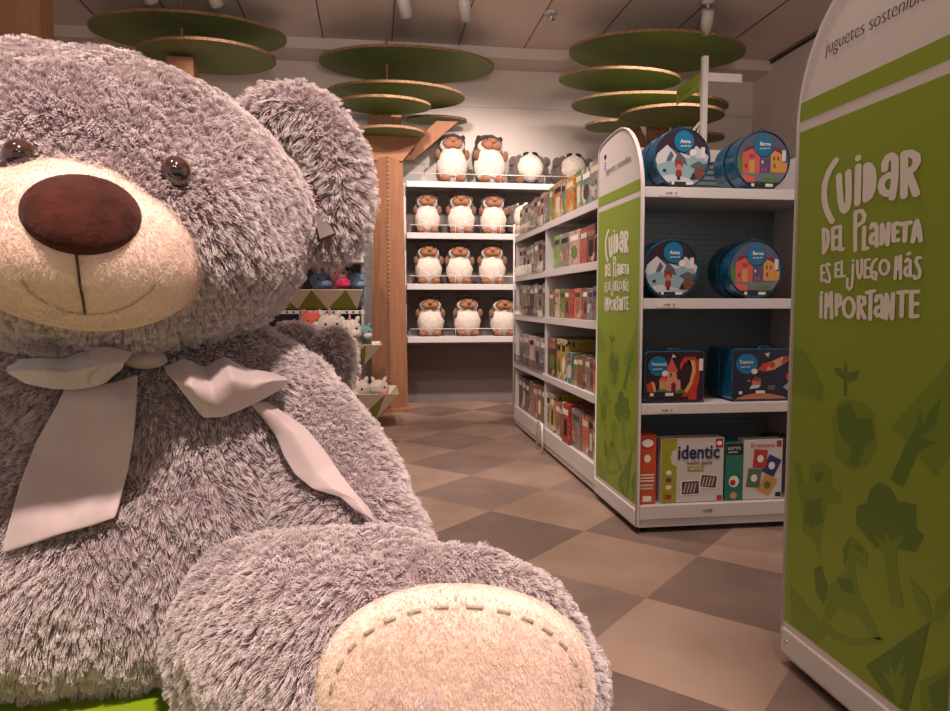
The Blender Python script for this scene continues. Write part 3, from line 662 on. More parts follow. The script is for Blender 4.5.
# teal
x0, x1 = X_(725.5), X_(742.5); r = front_box('narrow teal game box with a black top band next to the identic box', x0, x1, .262, .2, 'tealbox')
rq(r, 'top_band', 'ink', x0+.001, x1-.001, z0+.205, z0+.255)
text('title', 'LOTTO', .018, (x0+.008, yb0-.002, z0+.228), (PI/2, 0, 0), 'letter', r); text('subtitle', 'animales', .013, (x0+.01, yb0-.002, z0+.214), (PI/2, 0, 0), 'letter', r)
quad(r, 'picture', 'letter', [((x0+x1)/2+.024*math.cos(t*PI/8), yb0-.001, z0+.085+.026*math.sin(t*PI/8)) for t in range(16)])
quad(r, 'picture_print', 'redlogo', [((x0+x1)/2-.005+.014*math.cos(t*PI/5), yb0-.0015, z0+.08+.014*math.sin(t*PI/5)) for t in range(10)])
quad(r, 'picture', 'castle', [((x0+x1)/2+.016*math.cos(t*PI/8), yb0-.001, z0+.022+.016*math.sin(t*PI/8)) for t in range(16)])
# cards box
x0, x1 = X_(743.5), X_(782); r = front_box('white game box showing four picture cards at the right of the base shelf', x0, x1, .27, .06, 'boxwhite')
for (u, v, an, mnm) in ((.42,.68,-.08,'cardred'), (.72,.56,-.45,'cardblue'), (.27,.36,-.12,'cardgreen'), (.62,.24,-.5,'gold')):
    ax, az = x0+u*(x1-x0), z0+v*.27; ww, hh = .032, .042
    cm = quad(r, 'picture_card', mnm, [(ax+p*math.cos(an)-q*math.sin(an), yb0-.001-v*.001, az+p*math.sin(an)+q*math.cos(an)) for p, q in ((-ww,-hh),(ww,-hh),(ww,hh),(-ww,hh))])
    quad(r, 'card_figure', 'letter' if mnm != 'gold' else 'bush', [(ax+.016*math.cos(t*PI/4), yb0-.0022-v*.001, az+.018*math.sin(t*PI/4)) for t in range(8)])
text('title', 'El memory', .026, (x0+.03, yb0-.002, z0+.237), (PI/2, 0, 0), 'rose', r)
rq(r, 'emblem', 'redlogo', x1-.03, x1-.006, z0+.236, z0+.264); rq(r, 'foot_mark', 'ink', x1-.03, x1-.004, z0+.01, z0+.03)
x0, x1 = X_(786), X_(803); r = front_box('dark box standing at the right end of the base shelf behind the near panel', x0, x1, .26, .12, 'dark', 3.02)

# ------------------------------------------------------------------ cardboard trees
def disc(name, x, y, D, hw, hh, parent, th=.022):
    c = at(x, y, D=D); a = hw*D/F; el = (302-y)/713
    b = max(.12, (hh*D/F)/max(el, .05)); b = min(b, a)
    if c.y+b > BACK-.02: b = min(b, BACK-.02-c.y)
    n = 64
    o = MB().prism([(c.x+a*math.cos(2*PI*k/n), c.y+b*math.sin(2*PI*k/n)) for k in range(n)], 'Z', c.z-th/2, c.z+th/2, 0, 1)
    return o.build(name, ['leafgreen', 'cardedge'], parent), c
def slab(mb, p, q, w0, w1, th):
    """tapered flat board from p to q, width along X"""
    p = Vector(p); q = Vector(q)
    vs = []
    for c, wd in ((p, w0), (q, w1)):
        vs += [c+Vector((-wd/2, -th/2, 0)), c+Vector((wd/2, -th/2, 0)), c+Vector((wd/2, th/2, 0)), c+Vector((-wd/2, th/2, 0))]
    mb.add(vs, [(0,3,2,1), (4,5,6,7), (0,1,5,4), (1,2,6,5), (2,3,7,6), (3,0,4,7)])
tb = at(389, 405, Z=0); TY = 6.62; tx = at(389, 300, Y=TY).x
tree = empty('cardboard_tree', (tx, TY, 0)); tag(tree, 'cardboard display tree standing between the plush shelves, trunk fully in view', 'cardboard tree', 'cardboard display trees')
t = MB(); wb, wt = .17, .135
for sx in (-1, 1):   # folded halves of the trunk meeting in a ridge
    vs = []
    for z, wd in ((0, wb), (2.30, wt)):
        vs += [(tx, TY-.10, z), (tx+sx*wd, TY+.02, z), (tx+sx*wd, TY+.12, z), (tx, TY+.12, z)]
    t.add(vs, [(0,3,2,1), (4,5,6,7), (0,1,5,4), (1,2,6,5), (2,3,7,6), (3,0,4,7)])
t.build('trunk', 'card', tree)
t = MB(); 
for k in range(60): t.box((tx-.006, TY-.112, .05+k*.038), (tx+.006, TY-.10, .07+k*.038))
t.build('ridge_seam', 'cardedge', tree)
t = MB().box((tx-.2, TY-.14, 0), (tx+.2, TY+.14, .03)); t.build('foot_plate', 'card', tree)
br = MB()
br.add([(tx-.13, TY-.02, 2.28), (tx+.13, TY-.02, 2.28), (tx+.36, TY-.02, 2.56), (tx+.30, TY-.02, 2.60), (tx, TY-.02, 2.50), (tx-.30, TY-.02, 2.60), (tx-.34, TY-.02, 2.55)]+
       [(tx-.13, TY+.02, 2.28), (tx+.13, TY+.02, 2.28), (tx+.36, TY+.02, 2.56), (tx+.30, TY+.02, 2.60), (tx, TY+.02, 2.50), (tx-.30, TY+.02, 2.60), (tx-.34, TY+.02, 2.55)],
       [tuple(range(7)), tuple(range(13, 6, -1))]+[(i, i+7, (i+1) % 7+7, (i+1) % 7) for i in range(7)])
br.build('fork', 'card', tree)
br = MB()
for dx, dy in ((-.12, .0), (-.02, -.03), (.08, .03)): slab(br, (tx+dx, TY+dy, 2.58), (tx+dx, TY+dy, 2.80), .09, .09, .03)
slab(br, (tx, TY, 2.80), (tx, TY, CEIL), .02, .02, .02); br.build('upper_stem', 'card', tree)
br = MB(); slab(br, at(405, 160, Y=6.8), at(447, 122, Y=6.8), .16, .2, .05); br.build('branch', 'card', tree)
for a in ((408, 65, 6.45, 87, 19), (396, 96, 6.4, 69, 14), (384, 105, 6.1, 47, 9), (390, 133, 6.35, 35, 7), (437, 120, 6.85, 30, 6)): disc('leaf_disc', *a, tree)
tree2 = empty('cardboard_tree', (at(660, 300, Y=6.4).x, 6.4, 0)); tag(tree2, 'cardboard display tree with green discs behind the round tins', 'cardboard tree', 'cardboard display trees')
t2x = tree2.location.x
t = MB(); slab(t, (t2x, 6.4, 0), (t2x, 6.4, 2.3), .3, .24, .2); t.build('trunk', 'card', tree2)
t = MB()
for dx, tp in ((-.30, -.34), (-.14, -.12), (.02, .0), (.16, .18), (.3, .42)): slab(t, (t2x+dx*.4, 6.4, 2.25), (t2x+tp, 6.42, 2.75), .12, .10, .04)
t.build('branches', 'card', tree2)
for a in ((657, 53, 6.2, 89, 21), (620, 80, 6.1, 62, 12), (650, 106, 6.3, 80, 13), (672, 116, 6.0, 52, 11), (612, 126, 6.3, 27, 6), (700, 138, 6.4, 24, 5)): disc('leaf_disc', *a, tree2)
tree3 = empty('cardboard_tree', (at(190, 300, Y=6.2).x, 6.2, 0)); tag(tree3, 'cardboard display tree at left whose two discs show above the giant bear', 'cardboard tree', 'cardboard display trees')
t3x = tree3.location.x
t = MB(); slab(t, (t3x, 6.2, 0), (t3x, 6.2, 2.95), .34, .2, .2); slab(t, (t3x, 6.2, 2.95), (t3x, 6.2, CEIL), .02, .02, .02); t.build('trunk', 'card', tree3)
for a in ((190, 34, 5.9, 94, 22), (208, 57, 5.8, 66, 18)): disc('leaf_disc', *a, tree3)
# large cardboard post at the far left edge
pp = at(20, 0, Y=3.2)
t = MB(); slab(t, (pp.x-.12, 3.2, 0), (pp.x-.10, 3.2, CEIL-.01), .40, .42, .12)
tag(t.build('cardboard_post', 'card'), 'wide brown cardboard post cut off by the left edge above the bear', 'post')

# ------------------------------------------------------------------ ceiling fittings
for i, (x, y, lbl) in enumerate(((146, 2, 'leftmost, above the left cardboard tree'), (212, 3, 'second from the left'), (404, 2, 'above the middle cardboard tree'), (465, 2, 'right of the middle tree top'), (708, 8, 'at right above the green discs'))):
    p = at(x, y, Y=5.55); p.z = min(p.z, 3.2)
    r = empty('spotlight', (p.x, p.y, CEIL)); tag(r, f'small white ceiling spotlight, {lbl}', 'spotlight', 'ceiling spotlights')
    MB().tube([(p.x, p.y, CEIL-.001), (p.x, p.y, CEIL-.03)], .05, 16).build('mount', 'white', r)
    MB().tube([(p.x, p.y, CEIL-.03), (p.x, p.y+.01, CEIL-.12)], .012, 8).build('arm', 'white', r)
    MB().tube([(p.x-.02, p.y-.05, CEIL-.10), (p.x+.02, p.y+.08, CEIL-.22)], [.045, .05], 16).build('head', 'white', r)
p = at(551, 14, Y=5.95)
r = empty('sprinkler', (p.x, p.y, CEIL)); tag(r, 'fire sprinkler head hanging from the ceiling', 'sprinkler')
MB().tube([(p.x, p.y, CEIL-.001), (p.x, p.y, CEIL-.015)], .055, 20).build('cover_plate', 'white', r)
MB().tube([(p.x, p.y, CEIL-.015), (p.x, p.y, CEIL-.06)], .014, 10).tube([(p.x, p.y, CEIL-.06), (p.x, p.y, CEIL-.066)], .03, 12).build('nozzle', 'chrome', r)

# ------------------------------------------------------------------ back plush shelves
SY = 6.74
bu = empty('shelf_unit', (.32, SY, 0)); tag(bu, 'white wall shelving at the back holding rows of white-bellied plush toys', 'shelf unit')
bx0, bx1 = .31, 2.9
LV = [at(480, y, Y=SY).z for y in (182.5, 233.5, 284.0, 336.5)]
for k, z in enumerate(LV):
    x1 = bx1
    MB().box((bx0, SY, z-.035), (x1, BACK-.04, z)).box((bx0, SY-.01, z-.055), (x1, SY, z)).build('shelf', 'white', bu, bevel=.003)
    if k: MB().box((bx0+.02, BACK-.06, z), (x1, BACK-.04, LV[k-1]-.04)).build('back_panel', 'shelfgrey', bu)
    rr = MB().tube([(bx0+.03, SY+.01, z), (bx0+.03, SY+.01, z+.075), (x1-.02, SY+.01, z+.075)], .0045, 6)
    for q in range(1, 6): rr.tube([(bx0+.03+q*.43, SY+.01, z), (bx0+.03+q*.43, SY+.01, z+.075)], .003, 6)
    rr.build('wire_rail', 'rail', bu)
MB().box((bx0-.02, SY+.12, LV[3]-.04), (bx0, BACK-.04, LV[0])).build('side_wall', 'white', bu)
MB().box((bx0-.03, BACK-.06, 0), (bx0+.0, BACK-.03, 2.0)).build('upright', 'white', bu)
struct('trim_6', MB().box((bx0, BACK-.03, 0), (bx1, BACK, LV[3]-.1)), 'shelfgrey')

M['pwhite'] = fleece('white_plush', (228, 214, 200), (210, 194, 180), 70, .9)
M['phood'] = fleece('brown_grey_plush', (92, 74, 66), (70, 56, 50), 60)
M['pbrown'] = fleece('brown_plush', (142, 96, 70), (120, 78, 56), 60)
M['pdark'] = fleece('dark_brown_plush', (66, 50, 46), (46, 36, 34), 60)
M['pgrey'] = fleece('grey_plush', (112, 96, 90), (92, 78, 74), 60)
M['ptan'] = fleece('tan_plush', (168, 114, 82), (146, 94, 66), 60)
M['pblue'] = fleece('blue_grey_plush', (112, 132, 156), (92, 112, 136), 60)
M['ppink'] = fleece('pink_plush', (236, 160, 164), (220, 140, 150), 60)
M['phot'] = fleece('hot_pink_plush', (206, 60, 96), (190, 44, 84), 60)
M['pcoral'] = fleece('coral_plush', (224, 110, 92), (206, 92, 78), 60)
M['pteal'] = fleece('teal_plush', (110, 150, 150), (90, 130, 134), 60)
def hedgehog(loc, h, label, group, hood='pdark'):
    """sitting plush: dark hood and back, white belly, tan face, arms and feet; h = height"""
    r = empty('plush_toy', loc); tag(r, label, 'plush toy', group)
    x, y, z = loc; k = h/.42
    na = .008
    MB().ell((x, y+.045*k, z+.225*k), (.135*k, .105*k, .215*k), noise_amp=na).build('back', hood, r)
    MB().ell((x, y-.01*k, z+.155*k), (.136*k, .105*k, .158*k), noise_amp=na, nsc=35).ell((x, y-.005*k, z+.27*k), (.098*k, .085*k, .08*k), noise_amp=na, nsc=35).build('belly', 'pwhite', r)
    # pale face rim, face and muzzle
    MB().ell((x, y-.02*k, z+.325*k), (.108*k, .075*k, .078*k), noise_amp=na*.5).build('head', 'pwhite', r)
    MB().ell((x, y-.055*k, z+.338*k), (.092*k, .055*k, .058*k)).build('face', 'pbrown', r)
    MB().ell((x-.032*k, y-.092*k, z+.325*k), (.045*k, .03*k, .034*k)).ell((x+.032*k, y-.092*k, z+.325*k), (.045*k, .03*k, .034*k)).build('muzzle', 'ptan', r)
    MB().ell((x, y-.115*k, z+.358*k), (.024*k, .022*k, .022*k)).build('nose', 'ptan', r)
    MB().ell((x, y+.02*k, z+.362*k), (.122*k, .088*k, .078*k), noise_amp=na).build('hood', hood, r)
    for sx in (-1, 1):
        MB().ell((x+sx*.045*k, y-.088*k, z+.378*k), (.007*k,)*3, seg=8, rings=6).build('eye', 'black', r)
        MB().ell((x+sx*.095*k, y-.01*k, z+.40*k), (.022*k, .018*k, .024*k), seg=12, rings=8).build('ear', hood, r)
        MB().ell((x+sx*.128*k, y-.05*k, z+.245*k), (.022*k, .035*k, .045*k), seg=16, rings=10).build('arm', 'pbrown', r)
        MB().ell((x+sx*.066*k, y-.095*k, z+.036*k), (.045*k, .05*k, .034*k), seg=16, rings=10).build('foot', 'ptan', r)
    return r
proto = hedgehog((at(427, 200, Y=SY+.14).x, SY+.14, LV[1]+.002), .375, 'white bellied plush toy with tan face, left end of second shelf', 'plush toys on the back wall shelves', 'phood')
def place(p, xpx, lv, label, s_=1, rz=0, rx=0):
    c = copy_tree(p); c.location = (at(xpx, 200, Y=SY+.14).x, SY+.14, LV[lv]+.002); c.scale = (s_*1.06, s_, s_); c.rotation_euler = (rx, 0, rz); c['label'] = label; return c
rown = {1: 'second', 2: 'third', 3: 'fourth'}
for lv, xs_ in ((1, (461, 493)), (2, (428, 459, 492)), (3, (430, 467, 503))):
    pos = ['in the middle', 'third along'] if lv == 1 else ['at the left end', 'in the middle', 'third along']
    for n_, (xp, ps) in enumerate(zip(xs_, pos)):
        place(proto, xp, lv, f'white bellied plush toy with tan face, {ps} on {rown[lv]} shelf', .98+.04*random.random(), random.uniform(-.12, .12))
ptop = hedgehog((at(452, 160, Y=SY+.14).x, SY+.14, LV[0]+.002), .455, 'tall dark hooded plush toy at the left end of the top shelf', 'tall hooded plush toys on the top shelf')
c = place(ptop, 489, 0, 'tall dark hooded plush toy, second along the top shelf', 1.0, .18)
def badger(xp, wpx, lv, label, off=0):
    yy = SY+.17; x = at(xp, 170, Y=yy).x; z = LV[lv]+.002; k = 1.0
    r = empty('plush_toy', (x, yy, z)); tag(r, label, 'plush toy', 'reclining grey and white plush toys')
    MB().ell((x, yy+.04, z+.16), (.20, .15, .168), noise_amp=.012).build('body', 'pgrey', r)
    MB().ell((x, yy-.04, z+.165), (.13, .12, .132), noise_amp=.008, nsc=35).build('belly', 'pwhite', r)
    MB().ell((x, yy+.0, z+.29), (.095, .07, .03), noise_amp=.006).build('head', 'pwhite', r)
    for sx in (-1, 1):
        MB().ell((x+sx*.045, yy-.06, z+.302), (.032, .025, .014), Euler((0, sx*.3, 0)), seg=14, rings=8).build('ear', 'black', r)
        MB().ell((x+sx*.105-.01, yy-.13, z+.05), (.04, .03, .045), seg=16, rings=10).build('foot', 'pbrown' if sx < 0 else 'pgrey', r)
        MB().ell((x+sx*.16, yy-.03, z+.23), (.045, .05, .05), seg=16, rings=10).build('arm', 'pgrey', r)
badger(529, 45, 0, 'grey and white plush toy lying back on the top shelf, nearer the hooded toys')
badger(572, 45, 0, 'grey and white plush toy lying back at the right of the top shelf')
badger(525, 45, 1, 'grey and white plush toy half hidden behind the wrapped boxes on the second shelf')

# ------------------------------------------------------------------ left display stand with triangle-patterned trays
M['traygreen'] = mat('olive_card', s(122, 124, 44), .7)
st = empty('display_stand', (-.45, 6.3, 0)); tag(st, 'display stand with triangle patterned trays of small plush toys left of the tree trunk', 'display stand')
def tray(xr_px, ytop, ybot, xrb_px, Y, dep, wid, peaks):
    a = at(xr_px, ytop, Y=Y); b = at(xrb_px, ybot, Y=Y+.1)
    zt, zb = a.z, b.z; x1 = a.x; x0 = x1-wid; xb1 = b.x; xb0 = x0+(x1-xb1)
    m = MB()
    T = [(x0, Y, zt), (x1, Y, zt), (x1, Y+dep, zt), (x0, Y+dep, zt)]; B = [(xb0, Y+.1, zb), (xb1, Y+.1, zb), (xb1, Y+dep-.1, zb), (xb0, Y+dep-.1, zb)]
    # front face split in triangles
    for face in (0, 1, 3):
        p0, p1 = Vector(T[face]), Vector(T[(face+1) % 4]); q0, q1 = Vector(B[face]), Vector(B[(face+1) % 4])
        n = peaks if face == 0 else 2
        for i in range(n):
            t0, t1, tm = i/n, (i+1)/n, (i+.5)/n
            a0, a1, am = p0.lerp(p1, t0), p0.lerp(p1, t1), p0.lerp(p1, tm); b0, b1, bm_ = q0.lerp(q1, t0), q0.lerp(q1, t1), q0.lerp(q1, tm)
            m.add([a0, am, b0], [(0, 1, 2)], 0); m.add([am, a1, b1], [(0, 1, 2)], 0); m.add([am, b0, b1], [(0, 1, 2)], 1)
    m.add([T[2], T[3], B[3], B[2]], [(0, 1, 2, 3)], 0); m.add(B, [(0, 1, 2, 3)], 0)
    o = m.build('tray', ['traybeige', 'traygreen'], st)
    sd = o.modifiers.new('thick', 'SOLIDIFY'); sd.thickness = .008; sd.offset = -1
    return x0, x1, zt, zb
trs = [tray(363, 290, 309, 357, 6.1, .42, .85, 3), tray(381, 344.5, 364, 364, 5.85, .5, .95, 4), tray(399, 394, 419, 376, 5.6, .55, 1.05, 5)]
x1 = trs[0][1]
MB().box((x1-.85, 6.32, 0), (x1-.81, 6.36, 1.9)).build('post', 'white', st); MB().box((x1-.04, 6.40, 0), (x1, 6.44, 1.9)).build('post', 'white', st)
MB().box((x1-.85, 6.38, .1), (x1-.02, 6.40, 1.35)).build('back_panel', 'dark', st)
MB().box((x1-.86, 6.1, 1.335), (x1+.01, 6.45, 1.36)).build('top_shelf', 'white', st, bevel=.003)
pr_ = MB().box((x1-.85, 6.16, trs[0][3]-.04), (x1+.01, 6.17, trs[0][3]-.01)); 
pr_.build('perforated_rail', 'white', st)
pr_ = MB()
for k in range(14): pr_.tube([(x1-.03-k*.055, 6.159, trs[0][3]-.025), (x1-.03-k*.055, 6.156, trs[0][3]-.025)], .009, 8)
pr_.build('rail_holes', 'black', st)
for k, (xx0, xx1, zt, zb) in enumerate(trs):
    yc = (6.3, 6.1, 5.9)[k]
    MB().box((xx0+.3, yc-.02, 0 if k == 2 else trs[k+1][3]), (xx0+.34, yc+.02, zb)).box((xx1-.4, yc-.02, 0 if k == 2 else trs[k+1][3]), (xx1-.36, yc+.02, zb)).build('tray_support', 'white', st)
def small_plush(xp, yp, Y, rr, mbody, mface, label, horn=None, group='small plush toys in the trays', zb=None, flip=1):
    c = at(xp, yp, Y=Y); x, y, z = c
    zbase = zb if zb is not None else z-rr*1.6
    r = empty('plush_toy', (x, y, zbase)); tag(r, label, 'plush toy', group)
    hb = max(z-zbase, rr)
    MB().ell((x, y+rr*.5, zbase+hb*.5), (rr*.95, rr*.8, hb*.52), noise_amp=rr*.08).build('body', mbody, r)
    MB().ell((x, y, z), (rr, rr*.9, rr*.88), noise_amp=rr*.08).build('head', mbody, r)
    MB().ell((x+flip*rr*.45, y-rr*.65, z-rr*.3), (rr*.5, rr*.5, rr*.4)).build('muzzle', mface, r)
    for sx in (-1, 1):
        MB().ell((x+sx*rr*.6, y+rr*.1, z+rr*.85), (rr*.2, rr*.15, rr*.32), Euler((0, sx*.4, 0)), seg=12, rings=8).build('ear', mbody, r)
        MB().ell((x+flip*rr*.15+sx*rr*.4, y-rr*.8, z+rr*.15), (rr*.11,)*3, seg=8, rings=6).build('eye', 'black', r)
    if horn: MB().tube([(x, y-rr*.2, z+rr*.7), (x, y-rr*.3, z+rr*1.35)], [rr*.18, rr*.02], 8).build('horn', horn, r)
    return r
zt0, zt1, zt2 = trs[0][3]+.01, trs[1][3]+.01, trs[2][3]+.01
small_plush(322, 281, 6.3, 0.101, 'pblue', 'pblue', 'blue grey plush at the left of the upper tray', zb=zt0)
small_plush(338, 275, 6.3, 0.088, 'ppink', 'pwhite', 'pale pink plush with a white muzzle in the upper tray', zb=zt0)
small_plush(343, 283, 6.22, 0.061, 'phot', 'phot', 'small hot pink plush ball in the upper tray', zb=zt0)
small_plush(356, 282, 6.3, 0.088, 'pblue', 'pblue', 'blue grey plush at the right end of the upper tray', zb=zt0)
small_plush(312, 322, 6.1, 0.095, 'pcoral', 'pwhite', 'coral plush with a white muzzle in the middle tray', zb=zt1)
small_plush(330, 326, 6.05, 0.115, 'pwhite', 'pwhite', 'larger white plush unicorn in the middle tray', 'ppink', zb=zt1)
small_plush(350, 330, 6.05, 0.101, 'pwhite', 'pwhite', 'white plush unicorn in the centre of the middle tray', 'ppink', zb=zt1)
small_plush(364, 333, 6.1, 0.074, 'pteal', 'pwhite', 'teal and white plush at the right end of the middle tray', zb=zt1)
small_plush(359, 390, 5.85, 0.095, 'pwhite', 'pwhite', 'white plush with a pink horn in the lower tray', 'phot', zb=zt2, flip=-1)
small_plush(379, 388, 5.85, 0.081, 'pwhite', 'ppink', 'white and pink plush at the right end of the lower tray', zb=zt2)
small_plush(345, 257, 6.22, 0.035, 'pwhite', 'pwhite', 'small white plush on the white top shelf, left one', zb=1.362)
small_plush(356, 256, 6.22, 0.038, 'pdark', 'pwhite', 'small dark and white plush on the white top shelf, right one', zb=1.362)
tg = at(375, 389, Y=5.72); MB().box((0, 0, 0), (0, 0, 0))
sq = MB().box((tg.x-.03, 5.715, tg.z-.015), (tg.x+.03, 5.718, tg.z+.02)); tag(sq.build('price_tag', 'signwhite'), 'white price tag hanging in front of the lower tray toys', 'tag')
pn = at(355, 373, Y=6.2); MB()
tag(MB().box((pn.x-.06, 6.2, pn.z-.06), (pn.x+.06, 6.21, pn.z+.045)).build('price_sign', 'signwhite'), 'blank white card behind the lower tray of plush toys', 'sign')

# ------------------------------------------------------------------ podium and giant bear
RTb = Vector((math.cos(YAW), -math.sin(YAW), 0)); FWb = Vector((math.sin(YAW), math.cos(YAW), 0)); ZZ = Vector((0, 0, 1))
def L3(r_, f_, z): return RTb*r_ + FWb*f_ + ZZ*z       # right, forward, height seen from the viewer's spot
PODZ = .453
pd = MB()
for (r0_, r1_, f0_, f1_, za, zb_) in ((-1.5, -.12, .40, 1.62, 0, PODZ-.02), (-1.52, -.10, .38, 1.64, PODZ-.02, PODZ)):
    vs = [L3(a, b, z) for z in (za, zb_) for a, b in ((r0_, f0_), (r1_, f0_), (r1_, f1_), (r0_, f1_))]
    pd.add(vs, [(0,3,2,1), (4,5,6,7), (0,1,5,4), (1,2,6,5), (2,3,7,6), (3,0,4,7)])
tag(pd.build('podium', 'podium', bevel=.006), 'low lime green podium under the giant teddy bear', 'podium')
BASIS = Matrix((RTb, FWb, ZZ)).transposed()
def eR(roll=0, pitch=0, yaw=0):
    """rotation: roll turns clockwise as seen by the viewer, then pitch and yaw in the viewer's axes"""
    return BASIS @ Euler((pitch, roll, yaw), 'YXZ').to_matrix()
bear = empty('teddy_bear', L3(-.45, 1.0, PODZ))
tag(bear, 'giant lilac grey teddy bear with cream muzzle and pink ribbon bow sitting on the podium', 'teddy bear')
def E_(mb, x, y, D, hw, hh, dd, roll=0, pitch=0, yaw=0, **k):
    mb.ell(at(x, y, D=D), (hw*D/F, dd, hh*D/F), eR(roll, pitch, yaw), seg=40, rings=24, **k)
def caps(mb, pts):
    """pts: (x, y, D, r_px)"""
    P = [(at(x, y, D=D), r*D/F) for x, y, D, r in pts]
    for (a, ra), (b, rb) in zip(P, P[1:]):
        for k in range(9): t = k/8; mb.ell(a.lerp(b, t), (ra+(rb-ra)*t,)*3, seg=28, rings=16)
def soft(name, mb, mats, parent, vox=.014, smooth=6, amp=.006, fr=14, amp2=.003, fr2=45, post=None):
    o = mb.build(name, mats, None, weld=False)
    m = o.modifiers.new('r', 'REMESH'); m.mode = 'VOXEL'; m.voxel_size = vox; m.use_smooth_shade = True
    q = o.modifiers.new('s', 'SMOOTH'); q.iterations = smooth; q.factor = .6
    dg = bpy.context.evaluated_depsgraph_get(); me = bpy.data.meshes.new_from_object(o.evaluated_get(dg))
    o.modifiers.clear(); old = o.data; o.data = me; bpy.data.meshes.remove(old); me.name = name
    n = len(me.vertices); nr = [v.normal.copy() for v in me.vertices]; off = W(parent)
    for v, nn in zip(me.vertices, nr):
        p = v.co
        d = noise.noise(p*fr)*amp + noise.noise(p*fr2+Vector((5, 3, 1)))*amp2
        q2 = p + nn*d
        if post: q2 = post(q2)
        v.co = q2-off
    me.materials.clear()
    for mm in (mats if isinstance(mats, (list, tuple)) else [mats]): me.materials.append(M[mm])
    me.polygons.foreach_set('use_smooth', [True]*len(me.polygons)); me.update()
    o.parent = parent
    return o
AREAF = 1.0
def furry(o, length=.0085, dens=170000, m='fur', seed=1, rad=.00075, clump=.28, gl=1.0, rough=.003):
    me = o.data; area = sum(p.area for p in me.polygons)
    me.materials.append(M[m])
    md = o.modifiers.new('fur', 'PARTICLE_SYSTEM'); ps = o.particle_systems[0]; ps.seed = seed
    st_ = ps.settings; st_.type = 'HAIR'; st_.use_advanced_hair = True
    kids = 14; st_.count = int(area*dens/kids); st_.hair_step = 4; st_.render_step = 3; st_.display_step = 2
    st_.emit_from = 'FACE'; st_.use_emit_random = True; st_.use_even_distribution = True
    length *= .72; st_.hair_length = length; st_.normal_factor = length*.62
    st_.factor_random = length*.22; st_.object_align_factor = (length*.06, -length*.12, -length*.34)
    st_.child_type = 'INTERPOLATED'; st_.rendered_child_count = kids; st_.child_percent = 1
    st_.clump_factor = clump; st_.clump_shape = -.1
    st_.roughness_1 = rough; st_.roughness_1_size = .06; st_.roughness_2 = rough*.7; st_.roughness_2_size = .5; st_.roughness_endpoint = rough*.6
    st_.child_length = 1; st_.material = len(me.materials)
    st_.root_radius = 1.0; st_.tip_radius = .35; st_.radius_scale = rad; st_.use_close_tip = False
    return o
# torso -------------------------------------------------------------
mb = MB()
E_(mb, 112, 528, 1.20, 222, 152, .285); E_(mb, 98, 556, 1.16, 205, 112, .265); E_(mb, 140, 415, 1.18, 190, 108, .21)
torso = soft('torso', mb, 'skin', bear, vox=.018, smooth=10, amp=.02, fr=9, amp2=.006, fr2=30)
for v in torso.data.vertices:                      # it rests on the podium
    if v.co.z < .004: v.co.z = .004
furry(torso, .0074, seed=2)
# arms ----------------------------------------------------------------
mb = MB(); caps(mb, [(275, 402, 1.22, 58), (318, 460, 1.15, 62), (355, 528, 1.05, 66), (376, 590, .98, 60)])
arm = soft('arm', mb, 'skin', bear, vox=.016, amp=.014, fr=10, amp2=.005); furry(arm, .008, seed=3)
mb = MB(); caps(mb, [(-60, 400, 1.22, 66), (-110, 520, 1.14, 66), (-140, 640, 1.05, 64)])
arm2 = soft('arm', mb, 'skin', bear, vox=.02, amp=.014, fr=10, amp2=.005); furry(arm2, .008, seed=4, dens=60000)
# legs ------------------------------------------------------------------
mb = MB(); caps(mb, [(275, 632, 1.00, 100), (325, 640, .90, 112), (392, 660, .82, 118)])
E_(mb, 458, 686, .80, 140, 136, .08, yaw=.12); E_(mb, 435, 676, .84, 132, 126, .09)
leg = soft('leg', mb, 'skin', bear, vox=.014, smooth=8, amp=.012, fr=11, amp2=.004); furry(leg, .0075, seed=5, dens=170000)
mb = MB(); caps(mb, [(-60, 640, 1.10, 100), (-150, 680, .95, 110), (-230, 720, .86, 120)]); E_(mb, -260, 740, .82, 150, 138, .085)
leg2 = soft('leg', mb, 'skin', bear, vox=.02, amp=.012, fr=11, amp2=.004); furry(leg2, .008, seed=6, dens=60000)
for lg in (leg, leg2, arm, arm2):
    for v in lg.data.vertices:
        if v.co.z < .004: v.co.z = .004
